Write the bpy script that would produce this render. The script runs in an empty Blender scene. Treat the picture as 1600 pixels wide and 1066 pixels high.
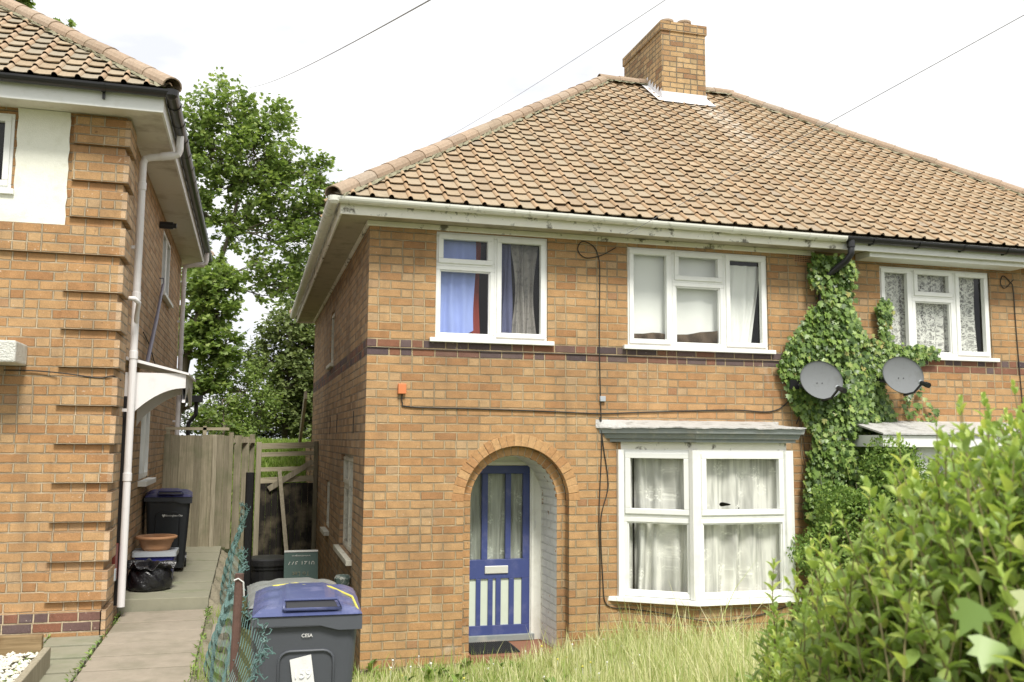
import bpy, bmesh, math, random
import numpy as np
from mathutils import Vector, Matrix
random.seed(7); RNG = np.random.default_rng(7)
sc = bpy.context.scene; COL = sc.collection
R = math.radians
# ------------------------------------------------------------------ camera
cam = bpy.data.cameras.new('camera'); camo = bpy.data.objects.new('camera', cam); COL.objects.link(camo)
cam.sensor_width = 36.0; cam.lens = 36.0*1451.46/1600; cam.clip_end = 500; cam.clip_start = 0.05
_r = Vector((0.96278716, -0.2701685, 0.00706178)); _u = Vector((-0.03540387, -0.10017669, 0.99433958)); _f = Vector((0.2679318, 0.95758739, 0.10601384))
M = Matrix((( _r.x, _u.x, -_f.x, -1.06927), (_r.y, _u.y, -_f.y, -9.05680), (_r.z, _u.z, -_f.z, 2.15982), (0, 0, 0, 1)))
camo.matrix_world = M; sc.camera = camo
cam.dof.use_dof = True; cam.dof.focus_distance = 10.0; cam.dof.aperture_fstop = 6.3
# ------------------------------------------------------------------ light
SUN_EL, SUN_AZ = 53, 176      # azimuth clockwise from +Y: behind the camera, to the right
w = bpy.data.worlds.new('World'); sc.world = w; w.use_nodes = True
wn = w.node_tree; wn.nodes.clear()
wo = wn.nodes.new('ShaderNodeOutputWorld'); bg = wn.nodes.new('ShaderNodeBackground'); bg.inputs[1].default_value = 0.1
sky = wn.nodes.new('ShaderNodeTexSky'); sky.sky_type = 'NISHITA'; sky.sun_disc = False
sky.sun_elevation = R(SUN_EL); sky.sun_rotation = R(SUN_AZ)
tc = wn.nodes.new('ShaderNodeTexCoord'); mp = wn.nodes.new('ShaderNodeMapping'); mp.inputs['Scale'].default_value = (1.6, 1.6, 4.2)
no = wn.nodes.new('ShaderNodeTexNoise'); no.inputs['Scale'].default_value = 2.1; no.inputs['Detail'].default_value = 5; no.inputs['Roughness'].default_value = .5
cr = wn.nodes.new('ShaderNodeValToRGB'); cr.color_ramp.elements[0].position = .27; cr.color_ramp.elements[0].color = (.88, .88, .88, 1)
cr.color_ramp.elements[1].position = .47; cr.color_ramp.elements[1].color = (1, 1, 1, 1)
mx = wn.nodes.new('ShaderNodeMixRGB')
no2 = wn.nodes.new('ShaderNodeTexNoise'); no2.inputs['Scale'].default_value = 3.3; no2.inputs['Detail'].default_value = 6; wn.links.new(mp.outputs[0], no2.inputs['Vector'])
cr2 = wn.nodes.new('ShaderNodeValToRGB'); cr2.color_ramp.elements[0].position = .36; cr2.color_ramp.elements[0].color = (.575, .59, .64, 1); cr2.color_ramp.elements[1].position = .53; cr2.color_ramp.elements[1].color = (.76, .76, .76, 1)
sc10 = wn.nodes.new('ShaderNodeVectorMath'); sc10.operation = 'SCALE'; sc10.inputs['Scale'].default_value = 10; wn.links.new(no2.outputs['Fac'], cr2.inputs[0]); wn.links.new(cr2.outputs[0], sc10.inputs[0]); wn.links.new(sc10.outputs[0], mx.inputs[2])
for a, b in ((tc.outputs['Generated'], mp.inputs[0]), (mp.outputs[0], no.inputs['Vector']), (no.outputs['Fac'], cr.inputs[0]), (cr.outputs[0], mx.inputs[0]), (sky.outputs[0], mx.inputs[1]), (mx.outputs[0], bg.inputs[0]), (bg.outputs[0], wo.inputs[0])):
    wn.links.new(a, b)
sun = bpy.data.lights.new('sun', 'SUN'); sun.energy = 2.7; sun.angle = R(14); sun.color = (1, .96, .88)
suno = bpy.data.objects.new('sun', sun); COL.objects.link(suno)
sd = Vector((math.sin(R(SUN_AZ))*math.cos(R(SUN_EL)), math.cos(R(SUN_AZ))*math.cos(R(SUN_EL)), math.sin(R(SUN_EL))))
suno.rotation_euler = sd.to_track_quat('Z', 'Y').to_euler(); suno.location = sd*30
vs = sc.view_settings; vs.view_transform = 'Standard'; vs.look = 'None'; vs.exposure = 0.70; vs.gamma = 1

# ------------------------------------------------------------------ node helper
class NT:
    def __init__(s, name):
        s.m = bpy.data.materials.new(name); s.m.use_nodes = True; s.t = s.m.node_tree; s.t.nodes.clear()
        s.out = s.t.nodes.new('ShaderNodeOutputMaterial')
    def n(s, typ, **k):
        x = s.t.nodes.new('ShaderNode'+typ)
        for a, b in k.items(): setattr(x, a, b)
        return x
    def put(s, sock, v):
        if isinstance(v, bpy.types.NodeSocket): s.t.links.new(v, sock)
        elif isinstance(v, (tuple, list)): sock.default_value = (*v, 1) if len(v) == 3 and len(sock.default_value) == 4 else v
        else: sock.default_value = v
    def ma(s, op, a, b=0.0, c=0.0):
        x = s.n('Math', operation=op)
        for i, v in enumerate((a, b, c)): s.put(x.inputs[i], v)
        return x.outputs[0]
    def mix(s, f, a, b, blend='MIX'):
        x = s.n('MixRGB', blend_type=blend); s.put(x.inputs[0], f); s.put(x.inputs[1], a); s.put(x.inputs[2], b); return x.outputs[0]
    def ramp(s, f, stops, interp='LINEAR'):
        x = s.n('ValToRGB'); x.color_ramp.interpolation = interp; e = x.color_ramp.elements
        while len(e) < len(stops): e.new(.5)
        for i, (p, c) in enumerate(stops): e[i].position = p; e[i].color = (*c, 1) if not isinstance(c, (int, float)) else (c, c, c, 1)
        s.put(x.inputs[0], f); return x.outputs[0]
    def noise(s, vec, scale, detail=3, rough=.55, out='Fac'):
        x = s.n('TexNoise'); x.inputs['Scale'].default_value = scale; x.inputs['Detail'].default_value = detail; x.inputs['Roughness'].default_value = rough
        if vec is not None: s.put(x.inputs['Vector'], vec)
        return x.outputs[out]
    def obj(s): return s.n('TexCoord').outputs['Object']
    def mapr(s, v, a, b, c=0.0, d=1.0):
        x = s.n('MapRange'); x.clamp = True
        for i, q in enumerate((v, a, b, c, d)): s.put(x.inputs[i], q)
        return x.outputs[0]
    def bump(s, h, strength=.5, dist=.01, normal=None):
        x = s.n('Bump'); x.inputs['Strength'].default_value = strength; x.inputs['Distance'].default_value = dist; s.put(x.inputs['Height'], h)
        if normal is not None: s.put(x.inputs['Normal'], normal)
        return x.outputs[0]
    def pbr(s, col, rough=.7, bump=None, metal=0.0, spec=.5, **k):
        x = s.n('BsdfPrincipled'); s.put(x.inputs['Base Color'], col); s.put(x.inputs['Roughness'], rough); s.put(x.inputs['Metallic'], metal)
        s.put(x.inputs['Specular IOR Level'], spec)
        if bump is not None: s.put(x.inputs['Normal'], bump)
        for a, b in k.items(): s.put(x.inputs[a.replace('_', ' ')], b)
        s.t.links.new(x.outputs[0], s.out.inputs[0]); return s.m
def c3(v, k): return tuple(x*k for x in v)

BH, BW = .0826, .2286
BR = [(0, (.38, .20, .09)), (.12, (.44, .245, .11)), (.42, (.475, .28, .13)), (.65, (.50, .305, .145)), (.88, (.52, .34, .175)), (.96, (.47, .32, .18)), (1, (.36, .19, .095))]
BRS = [(0, (.30, .19, .11)), (.25, (.43, .265, .14)), (.5, (.52, .34, .185)), (.75, (.48, .33, .20)), (1, (.36, .26, .17))]
def brick_mat(name, ramp=BR, dark=(), mortar=(.54, .42, .26), z0=0.0, grime=.35, paint=None, wear=0.0):
    s = NT(name); uv = s.n('UVMap').outputs[0]; ob = s.obj()
    wob = s.n('VectorMath', operation='SCALE'); s.put(wob.inputs[0], s.noise(ob, 7, 2, .5, 'Color')); wob.inputs['Scale'].default_value = .007
    wob2 = s.n('VectorMath', operation='SCALE'); s.put(wob2.inputs[0], s.noise(ob, 45, 2, .5, 'Color')); wob2.inputs['Scale'].default_value = .006
    ad = s.n('VectorMath', operation='ADD'); s.put(ad.inputs[0], uv); s.put(ad.inputs[1], wob.outputs[0])
    ad2 = s.n('VectorMath', operation='ADD'); s.put(ad2.inputs[0], ad.outputs[0]); s.put(ad2.inputs[1], wob2.outputs[0])
    sp = s.n('SeparateXYZ'); s.put(sp.inputs[0], ad2.outputs[0]); u = sp.outputs[0]; v = s.ma('SUBTRACT', sp.outputs[1], .0075)
    vr = s.ma('DIVIDE', s.ma('SUBTRACT', v, z0), BH); row = s.ma('FLOOR', vr); fv = s.ma('FRACT', vr)
    wr = s.n('TexWhiteNoise', noise_dimensions='1D'); s.put(wr.inputs['W'], row)
    off = s.ma('ADD', s.ma('MULTIPLY', s.ma('MODULO', s.ma('ADD', row, 200.0), 2.0), .5), s.ma('MULTIPLY', wr.outputs[0], .07))
    uu = s.ma('ADD', s.ma('DIVIDE', u, BW), off); col = s.ma('FLOOR', uu); fu = s.ma('FRACT', uu)
    def wn2(a, b):
        cx = s.n('CombineXYZ'); s.put(cx.inputs[0], a); s.put(cx.inputs[1], b); x = s.n('TexWhiteNoise', noise_dimensions='2D'); s.put(x.inputs['Vector'], cx.outputs[0]); return x
    split = s.ma('GREATER_THAN', wn2(col, row).outputs[0], .70)
    f2 = s.ma('FRACT', s.ma('MULTIPLY', fu, 2.0)); half = s.ma('FLOOR', s.ma('MULTIPLY', fu, 2.0))
    inv = s.ma('SUBTRACT', 1.0, split)
    fb = s.ma('ADD', s.ma('MULTIPLY', fu, inv), s.ma('MULTIPLY', f2, split))
    wid = s.ma('SUBTRACT', BW, s.ma('MULTIPLY', split, BW/2))
    cid = s.ma('ADD', s.ma('MULTIPLY', s.ma('MULTIPLY', half, split), .37), col)
    dx = s.ma('MULTIPLY', s.ma('MINIMUM', fb, s.ma('SUBTRACT', 1.0, fb)), wid)
    dv = s.ma('MULTIPLY', s.ma('MINIMUM', fv, s.ma('SUBTRACT', 1.0, fv)), BH)
    # rounded corner distance
    d = s.ma('MINIMUM', dx, dv)
    mask = s.mapr(s.ma('ADD', d, s.ma('MULTIPLY', s.ma('SUBTRACT', s.noise(ob, 60, 2), .5), .004)), .0045, .0085)
    rn = wn2(cid, row); rs = s.n('SeparateColor'); s.put(rs.inputs[0], rn.outputs['Color'])
    c = s.ramp(rs.outputs[0], ramp)
    if dark:
        m = None
        for dr in dark:
            e = s.ma('COMPARE', row, float(dr), .2); m = e if m is None else s.ma('MAXIMUM', m, e)
        dc = s.ramp(rs.outputs[1], [(0, (.075, .055, .065)), (.35, (.14, .10, .10)), (.6, (.20, .10, .075)), (1, (.27, .12, .07))])
        c = s.mix(m, c, dc)
    fine = s.noise(ob, 90, 4, .7); med = s.noise(ob, 9, 4, .6); big = s.noise(ob, .9, 4, .6)
    c = s.mix(1.0, c, s.mapr(fine, .25, .8, .72, 1.22), 'MULTIPLY')
    c = s.mix(1.0, c, s.mapr(med, .25, .75, .80, 1.14), 'MULTIPLY')
    c = s.mix(s.mapr(s.noise(ob, 26, 3, .6), .62, .72), c, (.62, .50, .36), 'MIX') if wear else c
    speck = s.mapr(s.noise(ob, 38, 2, .5), .70, .76); c = s.mix(s.ma('MULTIPLY', speck, .65), c, (.70, .62, .50))
    dk = s.mapr(s.noise(ob, 31, 2, .5), .30, .25); c = s.mix(s.ma('MULTIPLY', dk, .5), c, (.10, .06, .04))
    mo = s.mix(s.noise(ob, 14, 3), c3(mortar, .72), c3(mortar, 1.15)); mo = s.mix(s.mapr(s.noise(ob, 2.2, 4, .6), .42, .60), mo, c3(mortar, .62))
    # shadow line under each course, painted dark into the weathered mortar
    lo = s.ma('MULTIPLY', s.mapr(fv, .90, 1.0, 0, 1), s.mapr(s.noise(ob, 5, 2), .36, .52)); mo = s.mix(s.ma('MULTIPLY', lo, .9), mo, (.10, .07, .04))
    mv = s.n('Mapping'); mv.inputs['Scale'].default_value = (3.2, 3.2, .45); s.put(mv.inputs[0], ob); stk = s.mapr(s.noise(mv.outputs[0], 1.3, 4, .6), .52, .70); wht = s.mapr(s.noise(ob, 1.9, 5, .7), .63, .74)
    if paint is not None:
        pc = s.mix(s.noise(ob, 12, 3), c3(paint, .86), paint); chip = s.mapr(s.ma('ADD', s.noise(ob, 11, 4, .6), s.mapr(s.n('SeparateXYZ').outputs[2], 0, 1, 0, 0)), .66, .68)
        c = s.mix(chip, pc, c); mo = s.mix(chip, c3(paint, .88), mo)
    col_ = s.mix(mask, mo, c)
    col_ = s.mix(s.ma('MULTIPLY', s.mapr(big, .46, .70), grime), col_, (.15, .11, .075))
    if paint is None:
        col_ = s.mix(s.ma('MULTIPLY', stk, .32), col_, (.17, .12, .075)); col_ = s.mix(s.ma('MULTIPLY', wht, .30), col_, (.72, .66, .54))
    h = s.ma('ADD', s.ma('MULTIPLY', mask, s.mapr(rs.outputs[2], 0, 1, .75, 1.0)), s.ma('MULTIPLY', fine, .28))
    h = s.ma('ADD', h, s.ma('MULTIPLY', s.noise(ob, 30, 3), .3))
    return s.pbr(col_, .88, s.bump(h, 1.0, .012), spec=.25)
def plain(name, col, rough=.6, var=.12, scale=12, bump=.15, dirt=None, dirtamt=.5, dscale=3, dlo=.52, dhi=.68, metal=0, spec=.5, bd=.004):
    s = NT(name); ob = s.obj(); n = s.noise(ob, scale, 4, .6)
    c = s.mix(n, c3(col, 1-var), c3(col, 1+var))
    if dirt is not None: c = s.mix(s.ma('MULTIPLY', s.mapr(s.noise(ob, dscale, 5, .65), dlo, dhi), dirtamt), c, dirt)
    return s.pbr(c, rough, s.bump(s.noise(ob, scale*4, 3), bump, bd) if bump else None, metal=metal, spec=spec)
def island(name, stops, rough=.8, trans=0.0, fine=.0, bump=0.0, spec=.3, patch=None, rough_scale=30):
    s = NT(name); g = s.n('NewGeometry'); c = s.ramp(g.outputs['Random Per Island'], stops); ob = s.obj()
    if fine: c = s.mix(1.0, c, s.mapr(s.noise(ob, rough_scale, 4, .65), .25, .75, 1-fine, 1+fine), 'MULTIPLY')
    if patch: c = s.mix(s.ma('MULTIPLY', s.mapr(s.noise(ob, patch[1], 4, .6), .50, .64), patch[2]), c, patch[0])
    b = s.bump(s.noise(ob, rough_scale*2, 3), bump, .005) if bump else None
    if not trans: return s.pbr(c, rough, b, spec=spec)
    x = s.n('BsdfPrincipled'); s.put(x.inputs['Base Color'], c); s.put(x.inputs['Roughness'], rough); s.put(x.inputs['Specular IOR Level'], spec)
    t = s.n('BsdfTranslucent'); s.put(t.inputs[0], s.mix(1.0, c, (1.12, 1.15, .7), 'MULTIPLY'))
    m = s.n('MixShader'); m.inputs[0].default_value = trans; s.t.links.new(x.outputs[0], m.inputs[1]); s.t.links.new(t.outputs[0], m.inputs[2]); s.t.links.new(m.outputs[0], s.out.inputs[0])
    return s.m
def lace(name, col, pat='flower', base=.35, seed=0.0, holes=(), streak=.45):
    s = NT(name); uv = s.n('UVMap').outputs[0]; mpg = s.n('Mapping'); mpg.inputs['Location'].default_value = (seed, seed*.7, 0); s.put(mpg.inputs[0], uv); q = mpg.outputs[0]
    if pat == 'flower':
        v = s.n('TexVoronoi'); v.inputs['Scale'].default_value = 5.0; v.inputs['Randomness'].default_value = .45; s.put(v.inputs['Vector'], q)
        ring = s.ma('MULTIPLY', s.mapr(v.outputs['Distance'], .44, .30), s.mapr(s.noise(q, 45, 2), .40, .55, .1, 1))
        v2 = s.n('TexVoronoi'); v2.inputs['Scale'].default_value = 38.0; s.put(v2.inputs['Vector'], q)
        ring = s.ma('MULTIPLY', ring, s.mapr(v2.outputs['Distance'], .55, .2, .15, .75))
    else:
        n1 = s.noise(q, 13, 2, .5); ring = s.mapr(s.ma('ABSOLUTE', s.ma('SUBTRACT', n1, .5)), .055, .02)
        n2 = s.noise(q, 21, 2, .5); ring = s.ma('MAXIMUM', ring, s.mapr(s.ma('ABSOLUTE', s.ma('SUBTRACT', n2, .5)), .05, .02, 0, .8))
    a = s.ma('ADD', base, s.ma('MULTIPLY', ring, .62)); a = s.ma('ADD', a, s.ma('MULTIPLY', s.noise(q, 3, 2), .12))
    mg = s.n('Mapping'); mg.inputs['Scale'].default_value = (17, 1.1, 1); s.put(mg.inputs[0], q)
    a = s.ma('ADD', a, s.mapr(s.noise(mg.outputs[0], 1.0, 3, .6), .35, .65, -streak*.55, streak*.45))
    a = s.ma('MAXIMUM', s.ma('MINIMUM', a, 1.0), .12)
    for (hx, hz, rx, rz) in holes:
        sx_ = s.n('SeparateXYZ'); s.put(sx_.inputs[0], uv); e = s.ma('ADD', s.ma('POWER', s.ma('ABSOLUTE', s.ma('DIVIDE', s.ma('SUBTRACT', sx_.outputs[0], hx), rx)), 2.0), s.ma('POWER', s.ma('ABSOLUTE', s.ma('DIVIDE', s.ma('SUBTRACT', sx_.outputs[1], hz), rz)), 1.4))
        a = s.ma('MULTIPLY', a, s.ma('GREATER_THAN', s.ma('ADD', e, s.ma('MULTIPLY', s.noise(uv, 30, 2), .5)), 1.1))
    x = s.n('BsdfPrincipled'); s.put(x.inputs['Base Color'], s.mix(ring, c3(col, .78), col)); x.inputs['Roughness'].default_value = .9
    tr = s.n('BsdfTransparent'); m = s.n('MixShader'); s.put(m.inputs[0], a)
    s.t.links.new(tr.outputs[0], m.inputs[1]); s.t.links.new(x.outputs[0], m.inputs[2]); s.t.links.new(m.outputs[0], s.out.inputs[0]); return s.m
def glass_mat(name, rough=.0, refl=1.0, tint=(.985, .99, .99)):
    s = NT(name); g = s.n('BsdfGlossy'); g.inputs['Roughness'].default_value = rough; t = s.n('BsdfTransparent'); t.inputs[0].default_value = (*tint, 1)
    f = s.n('Fresnel'); f.inputs[0].default_value = 1.5; m = s.n('MixShader'); bf = s.n('NewGeometry').outputs['Backfacing']
    s.put(f.inputs['Normal'], s.bump(s.noise(s.obj(), 1.7, 2), .05, .02)); s.put(g.inputs['Normal'], s.bump(s.noise(s.obj(), 1.7, 2), .05, .02))
    s.put(m.inputs[0], s.ma('MULTIPLY', s.ma('MULTIPLY', f.outputs[0], refl), s.ma('SUBTRACT', 1.0, bf))); s.t.links.new(t.outputs[0], m.inputs[1]); s.t.links.new(g.outputs[0], m.inputs[2]); s.t.links.new(m.outputs[0], s.out.inputs[0]); return s.m
def tile_mat(name, stops, fine=.18, streak=0):
    s = NT(name); g = s.n('NewGeometry'); ob = s.obj(); c = s.ramp(g.outputs['Random Per Island'], stops)
    c = s.mix(1.0, c, s.mapr(s.noise(ob, 34, 4, .7), .25, .75, 1-fine, 1+fine), 'MULTIPLY')
    c = s.mix(s.ma('MULTIPLY', s.mapr(s.noise(ob, 1.1, 4, .6), .52, .68), .22), c, (.30, .27, .20))
    c = s.mix(s.ma('MULTIPLY', s.mapr(s.noise(ob, 48, 3, .6), .66, .72), .5), c, (.52, .50, .42))
    c = s.mix(s.ma('MULTIPLY', s.mapr(s.noise(ob, 22, 3, .6), .30, .26), .5), c, (.12, .08, .05))
    if streak:   # pale limewash stain run down the slope from the chimney flashing
        sp = s.n('SeparateXYZ'); s.put(sp.inputs[0], ob); xx = s.ma('ADD', sp.outputs[0], s.ma('MULTIPLY', s.noise(ob, 2.5, 3), .3))
        k = s.ma('MULTIPLY', s.mapr(s.ma('ABSOLUTE', s.ma('SUBTRACT', xx, 5.6)), .34, .08), s.mapr(sp.outputs[1], .9, 3.3)); k = s.ma('MULTIPLY', k, s.mapr(s.noise(ob, 9, 4, .65), .42, .60))
        c = s.mix(s.ma('MULTIPLY', k, .75), c, (.66, .62, .55))
    c = s.mix(s.ma('MULTIPLY', s.mapr(s.noise(ob, 5.5, 5, .7), .60, .70), .35), c, (.16, .15, .10))
    return s.pbr(c, .9, s.bump(s.noise(ob, 90, 4), .5, .004), spec=.2)
def wood_mat(name, a, b, axis='z', rough=.85, dirt=None, damt=.5):
    s = NT(name); ob = s.obj(); mpg = s.n('Mapping'); mpg.inputs['Scale'].default_value = {'z': (22, 22, 1.2), 'x': (1.2, 22, 22), 'y': (22, 1.2, 22)}[axis]; s.put(mpg.inputs[0], ob)
    n = s.noise(mpg.outputs[0], 2.2, 5, .65); c = s.ramp(n, [(.25, a), (.7, b)])
    g = s.n('NewGeometry'); c = s.mix(1.0, c, s.mapr(g.outputs['Random Per Island'], 0, 1, .72, 1.18), 'MULTIPLY')
    if dirt: c = s.mix(s.ma('MULTIPLY', s.mapr(s.noise(ob, 2.6, 4, .6), .48, .64), damt), c, dirt)
    return s.pbr(c, rough, s.bump(n, .5, .006), spec=.2)

MT = {}
MT['brick'] = brick_mat('orange_brick', dark=(36, 37, -1, -2), grime=.28)
MT['brick_side'] = brick_mat('side_brick', ramp=BRS, dark=(36, 37), mortar=(.40, .33, .24), grime=.45)  # greyer brick mix, darker mortar and stronger grime than the front
MT['brick_left'] = brick_mat('left_house_brick', dark=(0, 1), z0=.53, grime=.18, mortar=(.58, .47, .32))
MT['brick_left_side'] = brick_mat('left_side_brick', ramp=[(0, (.44, .27, .15)), (.3, (.56, .37, .21)), (.6, (.62, .43, .26)), (1, (.52, .37, .24))], z0=.53, grime=.15, mortar=(.50, .42, .31))
MT['brick_chimney'] = brick_mat('chimney_brick', ramp=[(0, (.30, .17, .09)), (.3, (.46, .29, .14)), (.6, (.54, .37, .19)), (1, (.42, .30, .16))], grime=.35, mortar=(.30, .25, .18))
MT['brick_white'] = brick_mat('white_painted_brick', paint=(.88, .88, .83), grime=.05)
MT['mortar'] = plain('mortar', (.48, .40, .28), .95, .2, 30, .5)
MT['voussoir'] = island('arch_brick', [(0, (.38, .20, .09)), (.3, (.43, .245, .11)), (.6, (.47, .28, .13)), (1, (.50, .31, .15))], .88, fine=.25, bump=.5)
MT['upvc'] = plain('white_plastic', (.82, .83, .80), .35, .03, 6, .05, dirt=(.55, .55, .45), dirtamt=.25, dscale=5)
MT['oldpaint'] = plain('old_cream_paint', (.85, .83, .74), .6, .08, 9, .3, dirt=(.07, .06, .035), dirtamt=.85, dscale=6, dlo=.56, dhi=.64)
MT['soffit'] = plain('grey_soffit_board', (.46, .41, .31), .8, .12, 5, .2, dirt=(.14, .12, .07), dirtamt=.5, dscale=4)
MT['soffit_w'] = plain('white_soffit', (.76, .73, .65), .45, .05, 4, .05, dirt=(.30, .25, .17), dirtamt=.6, dscale=2)
MT['gutter_w'] = plain('cream_gutter', (.80, .80, .72), .4, .06, 8, .1, dirt=(.22, .22, .15), dirtamt=.6, dscale=9, dlo=.58, dhi=.7)
MT['black'] = plain('black_plastic', (.018, .018, .02), .35, .2, 8, .05)
MT['pipe_w'] = plain('white_pipe', (.80, .78, .78), .35, .03, 6, .05, dirt=(.45, .40, .36), dirtamt=.35)
MT['glass'] = glass_mat('window_glass')
MT['glass_dark'] = glass_mat('reflective_glass', refl=2.0, tint=(.75, .78, .80))
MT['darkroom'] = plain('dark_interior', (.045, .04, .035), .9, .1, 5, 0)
MT['tile'] = tile_mat('clay_tile', [(0, (.31, .235, .16)), (.3, (.365, .285, .19)), (.6, (.345, .285, .205)), (.85, (.39, .30, .20)), (1, (.30, .25, .19))], streak=1)
MT['tile_roll'] = tile_mat('clay_tile_roll', [(0, (.36, .245, .145)), (.5, (.425, .295, .18)), (1, (.39, .29, .185))], streak=1)
MT['ltile'] = tile_mat('left_clay_tile', [(0, (.31, .24, .16)), (.3, (.38, .305, .21)), (.6, (.345, .295, .22)), (1, (.29, .255, .195))])
MT['ltile_roll'] = tile_mat('left_tile_roll', [(0, (.36, .25, .16)), (.5, (.43, .31, .205)), (1, (.38, .30, .21))])
MT['hip'] = tile_mat('hip_tile', [(0, (.31, .23, .165)), (.5, (.38, .285, .205)), (1, (.35, .285, .22))], .22)
MT['bed'] = plain('mortar_bedding', (.33, .31, .21), .95, .35, 25, .9, dirt=(.16, .18, .09), dirtamt=.6, dscale=12, bd=.02)
MT['under'] = plain('roof_underlay', (.06, .045, .03), .95, .2, 5, 0)
MT['lead'] = plain('silver_flashing', (.72, .72, .74), .45, .12, 14, .5, dirt=(.4, .4, .4), dirtamt=.4)
MT['leadroof'] = plain('weathered_lead', (.50, .495, .475), .6, .22, 10, .8, dirt=(.2, .19, .16), dirtamt=.7, dscale=7, bd=.015)
MT['cornice'] = plain('grey_green_paint', (.24, .265, .26), .6, .12, 9, .3, dirt=(.42, .40, .35), dirtamt=.6, dscale=6)
MT['bluepaint'] = plain('blue_paint', (.050, .070, .215), .42, .12, 7, .2, dirt=(.16, .17, .32), dirtamt=.4, dscale=5)
MT['whitepaint'] = plain('white_paint', (.82, .82, .76), .5, .05, 6, .1, dirt=(.5, .48, .4), dirtamt=.4)
MT['peeling'] = plain('peeling_cream_paint', (.62, .60, .50), .7, .12, 20, .4, dirt=(.22, .18, .12), dirtamt=.7, dscale=14)
MT['render'] = plain('white_roughcast', (.84, .84, .74), .95, .05, 30, .5, dirt=(.55, .55, .40), dirtamt=.35, dscale=5, bd=.008)
MT['brass'] = plain('brass', (.55, .40, .16), .3, .1, 10, 0, metal=1)
MT['steel'] = plain('plate_steel', (.75, .75, .72), .35, .05, 10, 0, metal=.4)
MT['concrete'] = plain('concrete_slab', (.32, .275, .215), .92, .22, 9, .8, dirt=(.20, .185, .13), dirtamt=.6, dscale=2.6, dlo=.46, dhi=.66)
MT['concrete2'] = plain('worn_concrete', (.27, .24, .17), .95, .3, 18, .9, dirt=(.12, .13, .06), dirtamt=.6, dscale=4, bd=.015)
MT['greenslab'] = plain('mossy_slab', (.27, .26, .19), .92, .15, 8, .5, dirt=(.16, .19, .10), dirtamt=.5, dscale=3)
MT['soil'] = plain('grassy_soil', (.10, .11, .04), .95, .35, 8, .8, dirt=(.09, .07, .04), dirtamt=.6, bd=.03)
MT['tilefloor'] = plain('red_tile_floor', (.26, .12, .07), .7, .15, 10, .2)
MT['mat'] = plain('black_rubber', (.02, .02, .02), .8, .2, 30, .5)
MT['fence'] = wood_mat('weathered_fence_wood', (.165, .145, .095), (.345, .305, .22), 'z', dirt=(.13, .14, .075), damt=.5)
MT['timber'] = wood_mat('grey_timber', (.26, .23, .16), (.48, .43, .32), 'z')
MT['timber_x'] = wood_mat('grey_timber_rail', (.24, .21, .14), (.45, .40, .29), 'x')
MT['sleeper'] = wood_mat('sleeper_timber', (.20, .14, .07), (.40, .29, .16), 'x', dirt=(.13, .07, .03), damt=.7)
MT['bin'] = plain('grey_bin_plastic', (.085, .092, .105), .42, .06, 5, .08, spec=.45)
MT['bin_dark'] = plain('dark_bin_plastic', (.025, .028, .033), .42, .06, 5, .08, spec=.45)
MT['lid_blue'] = plain('blue_lid_plastic', (.075, .092, .205), .3, .14, 7, .1, dirt=(.25, .25, .40), dirtamt=.35, dscale=8)
MT['lid_navy'] = plain('navy_lid_plastic', (.03, .03, .10), .35, .1, 7, .1)
MT['lid_grey'] = plain('grey_lid_plastic', (.20, .21, .20), .35, .12, 7, .1, dirt=(.34, .34, .32), dirtamt=.4, dscale=8)
MT['paper'] = plain('white_paper', (.82, .82, .80), .7, .03, 8, 0, dirt=(.62, .62, .60), dirtamt=.4, dscale=30)
MT['scrawl'] = plain('faint_pen', (.70, .71, .74), .7, .02, 8, 0)
MT['yellow'] = plain('yellow_tape', (.62, .56, .10), .5, .1, 8, 0)
MT['terracotta'] = plain('terracotta', (.46, .235, .115), .75, .12, 8, .2, dirt=(.6, .42, .28), dirtamt=.4)
MT['boxblue'] = plain('blue_box_plastic', (.04, .045, .25), .4, .1, 8, 0)
MT['boxgrey'] = plain('pale_grey_plastic', (.40, .43, .46), .4, .05, 8, 0)
MT['blackdoor'] = wood_mat('peeling_black_paint', (.012, .011, .010), (.04, .035, .03), 'z', dirt=(.24, .20, .13), damt=.55)
MT['compost'] = plain('black_compost_plastic', (.014, .014, .015), .45, .1, 5, .1)
MT['signgreen'] = plain('dark_green_board', (.02, .06, .045), .4, .05, 8, 0)
MT['textw'] = plain('white_lettering', (.75, .75, .72), .5, .02, 8, 0)
MT['wire_g'] = plain('green_coated_wire', (.09, .17, .155), .5, .3, 20, 0, dirt=(.26, .38, .35), dirtamt=.6, dscale=6)
MT['rust'] = plain('rusty_metal', (.11, .06, .045), .8, .4, 25, .5, dirt=(.05, .03, .025), dirtamt=.6)
MT['dish'] = plain('grey_dish_metal', (.18, .19, .195), .75, .08, 8, .05, dirt=(.13, .135, .13), dirtamt=.5, dscale=7, spec=.2)
MT['cable'] = plain('dark_cable', (.03, .027, .022), .6, .1, 8, 0)
MT['cable_l'] = plain('grey_line_wire', (.34, .34, .36), .6, .1, 8, 0)
MT['orangebox'] = plain('orange_plastic', (.62, .20, .07), .6, .1, 8, 0)
MT['reddoor'] = plain('red_paint', (.20, .035, .025), .5, .1, 8, .1)
MT['purple'] = plain('purple_grey_metal', (.20, .19, .24), .45, .1, 8, 0)
MT['greenpipe'] = plain('flaking_green_paint', (.065, .095, .085), .7, .2, 15, .5, dirt=(.4, .4, .36), dirtamt=.8, dscale=14, dlo=.55, dhi=.62)
MT['sack'] = None
s = NT('black_polythene'); MT['sack'] = s.pbr((.012, .012, .014), .28, s.bump(s.noise(s.obj(), 9, 5, .6), .9, .03), spec=.6)
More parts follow.
